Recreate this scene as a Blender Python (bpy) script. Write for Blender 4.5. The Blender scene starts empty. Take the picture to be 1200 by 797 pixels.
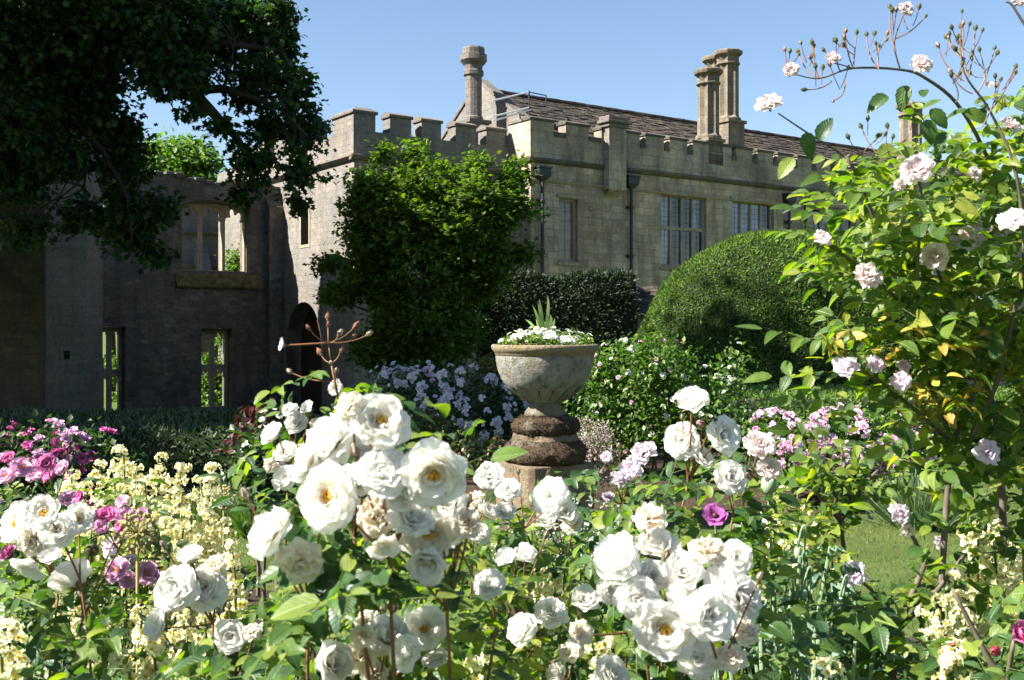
import bpy, math, random
import numpy as np
from mathutils import Vector, Matrix, Quaternion
from mathutils.geometry import tessellate_polygon

random.seed(7)
RNG = np.random.default_rng(11)
SC = bpy.context.scene
COL = SC.collection

# ------------------------------------------------------------------ camera, sky, sun, exposure
CAM_H = 1.6
cam_data = bpy.data.cameras.new("camera")
cam_data.sensor_width = 36.0
cam_data.lens = 37.5
cam_data.shift_y = -13.5 / 1200
cam_data.clip_start = 0.05
cam_data.clip_end = 3000
cam_data.dof.use_dof = True
cam_data.dof.focus_distance = 7.5
cam_data.dof.aperture_fstop = 13.0
cam = bpy.data.objects.new("camera", cam_data)
cam.location = (0, 0, CAM_H)
cam.rotation_euler = (math.radians(90), 0, 0)
COL.objects.link(cam)
SC.camera = cam

SUN = Vector((-0.715, -0.19, 0.675)).normalized()          # towards the sun
world = bpy.data.worlds.new("World")
SC.world = world
world.use_nodes = True
wn, wl = world.node_tree.nodes, world.node_tree.links
wn.clear()
sky = wn.new("ShaderNodeTexSky")
sky.sky_type = 'NISHITA'
sky.sun_disc = False
sky.sun_elevation = math.asin(SUN.z)
sky.sun_rotation = math.atan2(SUN.x, SUN.y)
sky.air_density = 1.0
sky.dust_density = 0.3
sky.ozone_density = 2.2
bg = wn.new("ShaderNodeBackground")
bg.inputs["Strength"].default_value = 0.05
wo = wn.new("ShaderNodeOutputWorld")
wl.new(sky.outputs[0], bg.inputs[0])
wl.new(bg.outputs[0], wo.inputs[0])

sd = bpy.data.lights.new("sun", 'SUN')
sd.energy = 5.0
sd.angle = math.radians(0.55)
sd.color = (1.0, 0.95, 0.87)
sun = bpy.data.objects.new("sun", sd)
sun.rotation_euler = SUN.to_track_quat('Z', 'Y').to_euler()
sun.location = SUN * 60
COL.objects.link(sun)

SC.view_settings.view_transform = 'Standard'
SC.view_settings.look = 'None'
SC.view_settings.exposure = 1.93
SC.view_settings.gamma = 1.0
SC.view_settings.use_curve_mapping = False
SC.render.engine = 'CYCLES'
SC.cycles.max_bounces = 12
SC.cycles.diffuse_bounces = 7
SC.cycles.glossy_bounces = 2
SC.cycles.transmission_bounces = 8
SC.cycles.caustics_reflective = False
SC.cycles.caustics_refractive = False
SC.cycles.use_denoising = True

# ------------------------------------------------------------------ helpers
F = 1250.0
def at(px, py, d):
    """a point at depth d seen at (px, py) of the photograph"""
    return Vector(((px - 600) / F * d, d, CAM_H + (385 - py) / F * d))
def zat(py, d): return CAM_H + (385 - py) / F * d
def on_line(P, dr, px):
    k = (px - 600) / F
    return (k * P.y - P.x) / (dr.x - k * dr.y)
def unit(a): return a / np.maximum(np.linalg.norm(a, axis=-1, keepdims=True), 1e-9)

def finish(o, parent=None, mat=None, smooth=False):
    COL.objects.link(o)
    if mat is not None:
        o.data.materials.append(mat)
    if smooth:
        o.data.polygons.foreach_set("use_smooth", [True] * len(o.data.polygons))
    if parent is not None:
        o.parent = parent
        o.matrix_parent_inverse = world_of(parent).inverted()
    return o
def world_of(o):
    if o.parent is None: return o.matrix_basis.copy()
    return world_of(o.parent) @ o.matrix_parent_inverse @ o.matrix_basis
def tag(o, label=None, cat=None, group=None, kind=None):
    if label: o["label"] = label
    if cat: o["category"] = cat
    if group: o["group"] = group
    if kind: o["kind"] = kind
    return o
def thing(name, label, cat, loc=(0, 0, 0), group=None):
    o = bpy.data.objects.new(name, None)
    o.empty_display_size = 0.1
    o.location = loc
    COL.objects.link(o)
    return tag(o, label, cat, group)

def raw_mesh(name, V, faces_flat, sizes):
    me = bpy.data.meshes.new(name)
    V = np.asarray(V, dtype=np.float32)
    me.vertices.add(len(V)); me.vertices.foreach_set("co", V.ravel())
    ff = np.asarray(faces_flat, dtype=np.int32)
    sizes = np.asarray(sizes, dtype=np.int32)
    me.loops.add(len(ff)); me.loops.foreach_set("vertex_index", ff)
    me.polygons.add(len(sizes))
    starts = np.concatenate([[0], np.cumsum(sizes)[:-1]]).astype(np.int32)
    me.polygons.foreach_set("loop_start", starts)
    me.polygons.foreach_set("loop_total", sizes)
    me.update(calc_edges=True)
    return me

class MB:
    def __init__(s): s.v = []; s.f = []; s.c = []; s.cur = (1, 1, 1)
    def add(s, vs, fs):
        b = len(s.v)
        s.v += [tuple(x) for x in vs]
        s.c += [s.cur] * len(vs)
        s.f += [tuple(b + i for i in f) for f in fs]
    def box(s, o, ax, ay, az):
        """corner o and three edge vectors"""
        o = Vector(o); ax = Vector(ax); ay = Vector(ay); az = Vector(az)
        vs = [o, o + ax, o + ax + ay, o + ay]
        vs += [p + az for p in vs]
        s.add(vs, [(3, 2, 1, 0), (4, 5, 6, 7), (0, 1, 5, 4), (1, 2, 6, 5), (2, 3, 7, 6), (3, 0, 4, 7)])
    def prism(s, ring, dz):
        """closed ring of points extruded by the vector dz"""
        n = len(ring); dz = Vector(dz)
        vs = [Vector(p) for p in ring] + [Vector(p) + dz for p in ring]
        s.add(vs, [tuple(range(n))[::-1], tuple(range(n, 2 * n))] + [(i, (i + 1) % n, (i + 1) % n + n, i + n) for i in range(n)])
    def tube(s, pts, radii, n=6, cap=True):
        pts = [Vector(p) for p in pts]
        if not hasattr(radii, '__len__'): radii = [radii] * len(pts)
        ref = None; rings = []
        for i, p in enumerate(pts):
            t = (pts[min(i + 1, len(pts) - 1)] - pts[max(i - 1, 0)])
            if t.length < 1e-9: t = Vector((0, 0, 1))
            t.normalize()
            if ref is None: ref = t.orthogonal().normalized()
            ref = (ref - t * ref.dot(t))
            if ref.length < 1e-6: ref = t.orthogonal()
            ref.normalize(); b = t.cross(ref)
            rings += [p + (ref * math.cos(2 * math.pi * k / n) + b * math.sin(2 * math.pi * k / n)) * radii[i] for k in range(n)]
        fs = [(i * n + k, i * n + (k + 1) % n, (i + 1) * n + (k + 1) % n, (i + 1) * n + k) for i in range(len(pts) - 1) for k in range(n)]
        if cap: fs += [tuple(range(n))[::-1], tuple((len(pts) - 1) * n + k for k in range(n))]
        s.add(rings, fs)
    def lathe(s, prof, c, n=32, wob=0.0, cap=True, rot=0.0):
        c = Vector(c); vs = []
        for (r, z) in prof:
            for k in range(n):
                a = 2 * math.pi * k / n + rot
                rr = r * (1 + wob * math.sin(3 * a + z * 9) + wob * 0.6 * math.sin(7 * a - z * 17))
                vs.append(c + Vector((rr * math.cos(a), rr * math.sin(a), z)))
        m = len(prof)
        fs = [(i * n + k, i * n + (k + 1) % n, (i + 1) * n + (k + 1) % n, (i + 1) * n + k) for i in range(m - 1) for k in range(n)]
        if cap: fs += [tuple(range(n))[::-1], tuple((m - 1) * n + k for k in range(n))]
        s.add(vs, fs)
    def build(s, name, mat, parent=None, smooth=False, uv=False, bevel=0, cols=False):
        me = bpy.data.meshes.new(name)
        me.from_pydata(s.v, [], s.f); me.update()
        if uv: box_uv(me)
        if cols:
            a = me.color_attributes.new("col", 'FLOAT_COLOR', 'POINT')
            a.data.foreach_set("color", np.concatenate([np.array(s.c, dtype=np.float32), np.ones((len(s.c), 1), np.float32)], 1).ravel())
        o = finish(bpy.data.objects.new(name, me), parent, mat, smooth)
        if bevel:
            b = o.modifiers.new("bevel", 'BEVEL'); b.width = bevel; b.segments = 2; b.limit_method = 'ANGLE'
        return o

def box_uv(me):
    uvl = me.uv_layers.new(name="UVMap").data
    for p in me.polygons:
        n = p.normal
        if abs(n.z) > 0.8:
            for li in p.loop_indices:
                co = me.vertices[me.loops[li].vertex_index].co
                uvl[li].uv = (co.x, co.y)
        else:
            t = Vector((-n.y, n.x, 0)).normalized()
            for li in p.loop_indices:
                co = me.vertices[me.loops[li].vertex_index].co
                uvl[li].uv = (co.dot(t), co.z)

def wall_poly(mb, P, dr, nrm, outer, holes, thick):
    """a wall panel with openings: polygons in (t, z) along dr from P; the front face lies on the plane of P, the back thick behind it"""
    loops = [[Vector((t, z, 0)) for t, z in lp] for lp in [outer] + holes]
    tris = tessellate_polygon(loops)
    flat = [p for lp in loops for p in lp]
    w = lambda p, off: P + dr * p.x + Vector((0, 0, p.y)) - nrm * off
    n = len(flat)
    vs = [w(p, 0) for p in flat] + [w(p, thick) for p in flat]
    fs = []
    for a, b, c in tris:
        q = (vs[b] - vs[a]).cross(vs[c] - vs[a])
        if q.dot(nrm) < 0: a, b, c = c, b, a
        fs.append((a, b, c)); fs.append((c + n, b + n, a + n))
    i = 0
    for li, lp in enumerate(loops):
        m = len(lp)
        area = sum(lp[k].x * lp[(k + 1) % m].y - lp[(k + 1) % m].x * lp[k].y for k in range(m))
        for k in range(m):
            a, b = i + k, i + (k + 1) % m
            fs.append((a, b, b + n, a + n))
        i += m
    mb.add(vs, fs)

def ground_z(y):
    t = max(0.0, min(1.0, (y - 13.6) / 7.0))
    return -1.35 * t * t * (3 - 2 * t)
ZB = -1.7                 # feet of the buildings, below the sunken court

# ------------------------------------------------------------------ materials
def new_mat(name):
    m = bpy.data.materials.new(name); m.use_nodes = True
    n, l = m.node_tree.nodes, m.node_tree.links
    n.clear()
    out = n.new("ShaderNodeOutputMaterial")
    b = n.new("ShaderNodeBsdfPrincipled")
    l.new(b.outputs[0], out.inputs[0])
    return m, n, l, b, out
def sock(n, l, inp, v):
    if hasattr(v, "is_linked") or isinstance(v, bpy.types.NodeSocket): l.new(v, inp)
    else: inp.default_value = v
def noise(n, l, scale, detail=4, rough=0.6, vec=None, dist=0.0):
    t = n.new("ShaderNodeTexNoise"); t.inputs["Scale"].default_value = scale
    t.inputs["Detail"].default_value = detail; t.inputs["Roughness"].default_value = rough
    t.inputs["Distortion"].default_value = dist
    if vec is not None: l.new(vec, t.inputs["Vector"])
    return t.outputs["Fac"]
def ramp(n, l, fac, stops):
    r = n.new("ShaderNodeValToRGB"); e = r.color_ramp.elements
    while len(e) < len(stops): e.new(0.5)
    for i, (p, c) in enumerate(stops):
        e[i].position = p
        e[i].color = (c, c, c, 1) if not hasattr(c, '__len__') else (*c[:3], 1)
    l.new(fac, r.inputs[0])
    return r.outputs[0]
def mix(n, l, fac, a, b, mode='MIX'):
    m = n.new("ShaderNodeMix"); m.data_type = 'RGBA'; m.blend_type = mode
    sock(n, l, m.inputs[0], fac)
    for inp, v in ((m.inputs[6], a), (m.inputs[7], b)):
        if hasattr(v, '__len__') and not isinstance(v, bpy.types.NodeSocket): inp.default_value = (*v[:3], 1)
        else: sock(n, l, inp, v)
    return m.outputs[2]
def bump(n, l, b, h, strength=0.5, dist=0.02):
    k = n.new("ShaderNodeBump"); k.inputs["Strength"].default_value = strength; k.inputs["Distance"].default_value = dist
    l.new(h, k.inputs["Height"]); l.new(k.outputs[0], b.inputs["Normal"])
def maprange(n, l, v, a, b, c=0.0, d=1.0):
    m = n.new("ShaderNodeMapRange"); l.new(v, m.inputs[0])
    for i, x in enumerate((a, b, c, d)): m.inputs[i + 1].default_value = x
    return m.outputs[0]
def mmath(n, l, op, a, b):
    m = n.new("ShaderNodeMath"); m.operation = op
    sock(n, l, m.inputs[0], a); sock(n, l, m.inputs[1], b)
    return m.outputs[0]

def stone(name, c1, c2, mortar, bw, bh, dark, rubble=0.0, stain=0.5, bstr=0.6, lichen=None):
    m, n, l, b, out = new_mat(name)
    uv = n.new("ShaderNodeUVMap"); uv.uv_map = "UVMap"
    vec = uv.outputs[0]
    if rubble:
        nz = n.new("ShaderNodeTexNoise"); nz.inputs["Scale"].default_value = 2.2; nz.inputs["Detail"].default_value = 3
        l.new(vec, nz.inputs["Vector"])
        sub = n.new("ShaderNodeVectorMath"); sub.operation = 'SUBTRACT'; l.new(nz.outputs["Color"], sub.inputs[0]); sub.inputs[1].default_value = (.5, .5, .5)
        sc = n.new("ShaderNodeVectorMath"); sc.operation = 'SCALE'; l.new(sub.outputs[0], sc.inputs[0]); sc.inputs["Scale"].default_value = rubble
        ad = n.new("ShaderNodeVectorMath"); ad.operation = 'ADD'; l.new(vec, ad.inputs[0]); l.new(sc.outputs[0], ad.inputs[1])
        bv = ad.outputs[0]
    else: bv = vec
    br = n.new("ShaderNodeTexBrick"); l.new(bv, br.inputs["Vector"])
    br.inputs["Scale"].default_value = 1.0
    br.inputs["Brick Width"].default_value = bw; br.inputs["Row Height"].default_value = bh
    br.inputs["Mortar Size"].default_value = 0.012; br.inputs["Mortar Smooth"].default_value = 0.5; br.inputs["Bias"].default_value = 0.0
    br.inputs["Color1"].default_value = (*c1, 1); br.inputs["Color2"].default_value = (*c2, 1); br.inputs["Mortar"].default_value = (*mortar, 1)
    tc = n.new("ShaderNodeTexCoord").outputs["Object"]
    big = noise(n, l, 0.55, 6, 0.62, tc)
    fine = noise(n, l, 9.0, 6, 0.7, tc)
    mp = n.new("ShaderNodeMapping"); mp.inputs["Scale"].default_value = (2.6, 2.6, 0.32); l.new(tc, mp.inputs[0])
    streak = noise(n, l, 1.0, 5, 0.65, mp.outputs[0])
    c = mix(n, l, maprange(n, l, big, 0.40, 0.68, 0, stain), br.outputs["Color"], dark)
    c = mix(n, l, maprange(n, l, streak, 0.46, 0.70, 0, stain), c, dark)
    mott = maprange(n, l, fine, 0.3, 0.7, 0.72, 1.22)
    c = mix(n, l, 1.0, c, mott, 'MULTIPLY')
    warm = noise(n, l, 1.3, 5, .65, tc)
    c = mix(n, l, 1.0, c, ramp(n, l, warm, [(.35, (.88, .91, .96)), (.65, (1.10, 1.0, .90))]), 'MULTIPLY')
    if lichen is not None:
        li = noise(n, l, 3.4, 6, 0.7, tc)
        c = mix(n, l, maprange(n, l, li, 0.58, 0.68, 0, .75), c, lichen)
    l.new(c, b.inputs["Base Color"])
    b.inputs["Roughness"].default_value = 0.93
    b.inputs["Specular IOR Level"].default_value = 0.2
    h = mmath(n, l, 'ADD', mmath(n, l, 'MULTIPLY', br.outputs["Fac"], -0.6), mmath(n, l, 'MULTIPLY', fine, 1.0))
    h = mmath(n, l, 'ADD', h, mmath(n, l, 'MULTIPLY', noise(n, l, 28.0, 3, .6, tc), 0.4))
    bump(n, l, b, h, bstr, 0.03)
    return m

def plain(name, c1, c2, scale=6.0, rough=0.8, spec=0.3, bstr=0.3, bdist=0.01, metal=0.0):
    m, n, l, b, out = new_mat(name)
    tc = n.new("ShaderNodeTexCoord").outputs["Object"]
    f = noise(n, l, scale, 6, 0.65, tc)
    l.new(ramp(n, l, f, [(0.3, c1), (0.7, c2)]), b.inputs["Base Color"])
    b.inputs["Roughness"].default_value = rough; b.inputs["Specular IOR Level"].default_value = spec; b.inputs["Metallic"].default_value = metal
    if bstr: bump(n, l, b, noise(n, l, scale * 4, 4, .6, tc), bstr, bdist)
    return m

def leaf_mat(name, stops, trans=0.3, tcol=(0.35, 0.5, 0.06), rough=0.45, spec=0.4, vary=0.0, veins=False):
    m, n, l, b, out = new_mat(name)
    g = n.new("ShaderNodeNewGeometry")
    c = ramp(n, l, g.outputs["Random Per Island"], stops)
    tc = n.new("ShaderNodeTexCoord").outputs["Object"]
    if vary:
        c = mix(n, l, 1.0, c, maprange(n, l, noise(n, l, vary, 3, .6, tc), 0.3, 0.7, 0.62, 1.3), 'MULTIPLY')
    if veins:
        uv = n.new("ShaderNodeUVMap"); uv.uv_map = "UVMap"
        sx = n.new("ShaderNodeSeparateXYZ"); l.new(uv.outputs[0], sx.inputs[0])
        av = mmath(n, l, 'ABSOLUTE', sx.outputs[1], 0)
        side = mmath(n, l, 'SINE', mmath(n, l, 'MULTIPLY', mmath(n, l, 'SUBTRACT', sx.outputs[0], mmath(n, l, 'MULTIPLY', av, .75)), 44), 0)
        side = maprange(n, l, side, .55, 1.0, 0, .55)
        mid = maprange(n, l, av, .0, .05, 1.0, 0)
        vn = mmath(n, l, 'MAXIMUM', side, mid)
        c = mix(n, l, mmath(n, l, 'MULTIPLY', vn, .5), c, mix(n, l, 1.0, c, (2.0, 1.7, 1.6), 'MULTIPLY'))
        blot = noise(n, l, 38, 3, .6, tc)
        c = mix(n, l, 1.0, c, maprange(n, l, blot, .3, .7, .75, 1.25), 'MULTIPLY')
        bump(n, l, b, mmath(n, l, 'ADD', mmath(n, l, 'MULTIPLY', vn, -1.0), blot), .55, .002)
    l.new(c, b.inputs["Base Color"])
    b.inputs["Roughness"].default_value = rough; b.inputs["Specular IOR Level"].default_value = spec
    if trans:
        t = n.new("ShaderNodeBsdfTranslucent")
        l.new(mix(n, l, 1.0, c, [x * 4 for x in tcol], 'MULTIPLY'), t.inputs[0])
        mx = n.new("ShaderNodeMixShader"); mx.inputs[0].default_value = trans
        l.new(b.outputs[0], mx.inputs[1]); l.new(t.outputs[0], mx.inputs[2]); l.new(mx.outputs[0], out.inputs[0])
    return m

def petal_mat(name, trans=0.35, rough=0.6):
    m, n, l, b, out = new_mat(name)
    a = n.new("ShaderNodeAttribute"); a.attribute_name = "col"
    oi = n.new("ShaderNodeObjectInfo")
    c = mix(n, l, 1.0, a.outputs["Color"], maprange(n, l, oi.outputs["Random"], 0, 1, 0.88, 1.06), 'MULTIPLY')
    l.new(c, b.inputs["Base Color"]); b.inputs["Roughness"].default_value = rough; b.inputs["Specular IOR Level"].default_value = 0.2
    t = n.new("ShaderNodeBsdfTranslucent"); l.new(c, t.inputs[0])
    mx = n.new("ShaderNodeMixShader"); mx.inputs[0].default_value = trans
    l.new(b.outputs[0], mx.inputs[1]); l.new(t.outputs[0], mx.inputs[2]); l.new(mx.outputs[0], out.inputs[0])
    tc = n.new("ShaderNodeTexCoord").outputs["Object"]
    bump(n, l, b, noise(n, l, 9.0, 3, .6, tc), 0.25, 0.03)
    return m

M = {}
M['ashlar'] = stone("castle_ashlar", (0.48, 0.41, 0.31), (0.32, 0.275, 0.215), (0.27, 0.24, 0.195), 0.52, 0.25, (0.16, 0.13, 0.10), 0.08, 0.8, 0.7)
M['parapet'] = stone("parapet_ashlar", (0.43, 0.38, 0.295), (0.34, 0.30, 0.24), (0.24, 0.215, 0.175), 0.75, 0.36, (0.12, 0.11, 0.095), 0.05, 0.8, 0.5)
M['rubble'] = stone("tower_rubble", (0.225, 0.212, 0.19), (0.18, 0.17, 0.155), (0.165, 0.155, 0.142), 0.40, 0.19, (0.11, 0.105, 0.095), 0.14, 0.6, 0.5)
M['ruin'] = stone("ruin_rubble", (0.21, 0.19, 0.165), (0.10, 0.092, 0.083), (0.17, 0.16, 0.145), 0.30, 0.16, (0.07, 0.066, 0.058), 0.42, 0.75, 1.0)
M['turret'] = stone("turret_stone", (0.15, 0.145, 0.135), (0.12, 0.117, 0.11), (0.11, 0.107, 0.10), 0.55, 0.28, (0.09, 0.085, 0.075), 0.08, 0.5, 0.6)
M['stack'] = stone("chimney_stone", (0.25, 0.215, 0.16), (0.18, 0.155, 0.115), (0.15, 0.13, 0.10), 0.6, 0.35, (0.10, 0.09, 0.075), 0.06, 0.75, 0.6)
M['brown'] = stone("shade_toned_brown_stone", (0.095, 0.075, 0.055), (0.06, 0.05, 0.04), (0.07, 0.06, 0.05), 0.5, 0.22, (0.04, 0.035, 0.03), 0.2, 0.6, 0.9)  # brown stone, coloured darker to stand for tree shade on the turret front
M['dressed'] = stone("dressed_stone", (0.34, 0.285, 0.21), (0.25, 0.21, 0.155), (0.22, 0.19, 0.15), 0.9, 0.5, (0.24, 0.20, 0.15), 0.04, 0.4, 0.3)
M['coping'] = stone("dark_coping", (0.15, 0.135, 0.115), (0.10, 0.095, 0.085), (0.08, 0.08, 0.075), 0.9, 0.3, (0.05, 0.05, 0.045), 0.05, 0.6, 0.7, (0.26, 0.19, 0.09))
M['greycope'] = stone("grey_coping", (0.22, 0.195, 0.165), (0.16, 0.145, 0.13), (0.11, 0.10, 0.095), 0.9, 0.3, (0.10, 0.095, 0.09), 0.05, 0.6, 0.7)
M['slate'] = stone("stone_slates", (0.13, 0.105, 0.08), (0.035, 0.03, 0.027), (0.02, 0.018, 0.017), 0.30, 0.2, (0.03, 0.027, 0.025), 0.12, 0.7, 1.0, (0.20, 0.18, 0.15))
M['moss_sill'] = plain("mossy_sill", (0.035, 0.035, 0.02), (0.20, 0.155, 0.07), 5, 0.95, .1, .8, .03)
M['iron'] = plain("cast_iron", (0.016, 0.017, 0.022), (0.03, 0.03, 0.036), 8, 0.55, .4, .2)
M['steel'] = plain("galvanised_tube", (0.55, 0.55, 0.55), (0.7, 0.7, 0.7), 20, 0.4, .5, 0, 0, .6)
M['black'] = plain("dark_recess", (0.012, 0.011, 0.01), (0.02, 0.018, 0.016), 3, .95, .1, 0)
M['door_wood'] = plain("old_door_wood", (0.035, 0.022, 0.014), (0.06, 0.038, 0.022), 7, .85, .2, .4)

def glass(name, col, rough=0.06):
    m, n, l, b, out = new_mat(name)
    tc = n.new("ShaderNodeTexCoord").outputs["Object"]
    f = noise(n, l, 1.6, 3, .5, tc)
    l.new(ramp(n, l, f, [(0.35, [x * .6 for x in col]), (0.65, [x * 1.3 for x in col])]), b.inputs["Base Color"])
    b.inputs["Roughness"].default_value = rough; b.inputs["Specular IOR Level"].default_value = 0.6
    bump(n, l, b, noise(n, l, 2.6, 2, .5, tc), 0.06, 0.05)
    return m
M['glass'] = glass("window_glass", (0.035, 0.042, 0.06))
M['glass_blue'] = glass("sky_toned_glass", (0.16, 0.20, 0.29), .12)  # lighter blue base colour stands in for sky reflected in some panes
M['glass_brown'] = glass("shuttered_glass", (0.13, 0.095, 0.085), .2)
# ------------------------------------------------------------------ ground
def lawn_material():
    m, n, l, b, out = new_mat("lawn_turf")
    tc = n.new("ShaderNodeTexCoord").outputs["Object"]
    c = ramp(n, l, noise(n, l, 1.3, 6, .65, tc), [(.3, (0.055, 0.085, 0.02)), (.7, (0.11, 0.14, 0.04))])
    c = mix(n, l, 1.0, c, maprange(n, l, noise(n, l, 60, 3, .7, tc), .3, .7, .55, 1.35), 'MULTIPLY')
    l.new(c, b.inputs["Base Color"]); b.inputs["Roughness"].default_value = .95; b.inputs["Specular IOR Level"].default_value = .1
    bump(n, l, b, noise(n, l, 90, 3, .7, tc), .8, .02)
    return m
M['lawn'] = lawn_material()
M['soil'] = plain("bed_soil", (0.035, 0.025, 0.017), (0.085, 0.062, 0.042), 14, .95, .1, 1.0, .03)
ys = [-60, 0, 8] + [13.4 + .5 * k for k in range(17)] + [24, 60, 200, 1400]
mb = MB(); mb.add([(x, y, ground_z(y)) for y in ys for x in (-700, 700)], [(2 * i, 2 * i + 1, 2 * i + 3, 2 * i + 2) for i in range(len(ys) - 1)])
tag(mb.build("lawn", M['lawn']), kind="structure")
def bed(x0, x1, y0, y1, z, seed):
    r = random.Random(seed); mb = MB(); nx, ny = 40, 36; vs = []
    for j in range(ny + 1):
        for i in range(nx + 1):
            u, v = i / nx, j / ny
            e = min(u, 1 - u, v, 1 - v) * 8
            wob = 0.14 * math.sin(u * 17 + seed) + 0.1 * math.sin(u * 31 + v * 9)
            vs.append((x0 + (x1 - x0) * u + .12 * math.sin(v * 13 + seed), y0 + (y1 - y0) * v + wob * v, z + (min(1, e)) * (0.05 + 0.03 * r.random())))
    mb.add(vs, [(j * (nx + 1) + i, j * (nx + 1) + i + 1, (j + 1) * (nx + 1) + i + 1, (j + 1) * (nx + 1) + i) for j in range(ny) for i in range(nx)])
    return tag(mb.build("flower_bed", M['soil'], smooth=True), kind="structure")
bed(-6.5, 1.5, 0.3, 6.6, 0.004, 1)
bed(1.45, 6.5, 0.3, 5.6, 0.008, 3)
bed(-2.6, 4.4, 9.2, 13.9, 0.004, 5)

# ------------------------------------------------------------------ the castle
U = Vector((0.815, 0.58, 0)).normalized()            # along the fronts, away to the far end
V = Vector((-U.y, U.x, 0))                            # into the building
NF = -V                                               # front faces look this way
NL = -U                                               # left faces look this way
ZV = Vector((0, 0, 1))

def rect(t0, t1, z0, z1): return [(t0, z0), (t1, z0), (t1, z1), (t0, z1)]

def merlon(mb, P, dr, nrm, t0, t1, z0, z1, thick, cap, capmb, over=0.06):
    """body box and a pitched coping stone"""
    mb.box(P + dr * t0 + ZV * z0, dr * (t1 - t0), -nrm * thick, ZV * (z1 - cap - z0))
    a, b = t0 - over, t1 + over
    zc = z1 - cap + 0.003
    prof = [(-over, zc), (-over, zc + cap * .45), (thick * .5, zc + cap), (thick + over, zc + cap * .45), (thick + over, zc)]
    ring = [P + dr * a - nrm * o + ZV * z for o, z in prof]
    capmb.prism(ring, dr * (b - a))

def hopper_pipe(parent, P, zt, zb, w=0.11, hop=True, out=NF):
    """a cast-iron rainwater head on its downpipe"""
    c = P + out * 0.13
    p = MB(); p.tube([c + ZV * zb, c + ZV * (zt - .1)], w / 2, 8)
    z = zt - 1.1
    while z > zb + .2:
        p.lathe([(w * .62, -.06), (w * .8, -.04), (w * .8, .04), (w * .62, .06)], c + ZV * z, 8)
        p.box(c + ZV * (z - .05) - U * .17 - out * .12, U * .34, out * .06, ZV * .1)
        z -= 1.75
    pipe = p.build("drainpipe", M['iron'], parent)
    if hop:
        h = MB()
        b0, b1 = w * .55, .26
        r0 = [c + U * (s * b0) + out * (q * b0) + ZV * (zt - .42) for s, q in ((-1, -1), (1, -1), (1, 1), (-1, 1))]
        r1 = [c + U * (s * b1) + out * (q * .16) + ZV * (zt - .25) for s, q in ((-1, -1), (1, -1), (1, 1), (-1, 1))]
        r2 = [p_ + ZV * .25 for p_ in r1]
        h.add(r0 + r1 + r2, [(3, 2, 1, 0), (8, 9, 10, 11)] + [(i + k, i + (k + 1) % 4, i + (k + 1) % 4 + 4, i + k + 4) for i in (0, 4) for k in range(4)])
        h.box(c - U * .29 - out * .13 + ZV * zt, U * .58, out * .33, ZV * .05)
        h.build("hopper", M['iron'], pipe)

def mull_window(parent, P, dr, nrm, t0, t1, z0, z1, lights, trans, panes, depth=0.24, fw=0.09):
    """stone surround, mullions and transoms, and one glass pane to each light"""
    w = MB()
    base = P - nrm * depth * .55
    fr = fw
    holes = []
    cw = (t1 - t0 - fr * (lights + 1)) / lights
    zs = [z0] + trans + [z1]
    for i in range(lights):
        for j in range(len(zs) - 1):
            a = t0 + fr + i * (cw + fr); c = zs[j] + fr * (.7 if j else 1); d = zs[j + 1] - fr * (.7 if j < len(zs) - 2 else 1)
            holes.append(rect(a, a + cw, c, d))
    wall_poly(w, base, dr, nrm, rect(t0 - .002, t1 + .002, z0 - .002, z1 + .002), holes, depth * .45)
    # hood and sill, a little proud of the wall
    w.box(P + dr * (t0 - .1) + nrm * .05 + ZV * (z1 + .02), dr * (t1 - t0 + .2), -nrm * .12, ZV * .11)
    w.box(P + dr * (t0 - .08) + nrm * .05 + ZV * (z0 - .12), dr * (t1 - t0 + .16), -nrm * .2, ZV * .1)
    win = w.build("window", M['dressed'], parent, uv=True)
    k = 0
    for h in holes:
        g = MB()
        q = [base + dr * t - nrm * (depth * .3 + RNG.uniform(-.012, .012)) + ZV * z for t, z in h]
        g.prism(q, -nrm * .012)
        g.build("pane", panes[k % len(panes)], win); k += 1
        lead = MB()
        (a, c), (b_, d) = h[0], h[2]
        for s in range(1, 6):
            z = c + (d - c) * s / 6
            lead.box(base + dr * a - nrm * (depth * .3 - .02) + ZV * (z - .0035), dr * (b_ - a), nrm * .008, ZV * .007)
        lead.box(base + dr * ((a + b_) / 2 - .0035) - nrm * (depth * .3 - .02) + ZV * c, dr * .007, nrm * .007, ZV * (d - c))
        lead.build("lead_bars", M['iron'], win)
    return win

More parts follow.
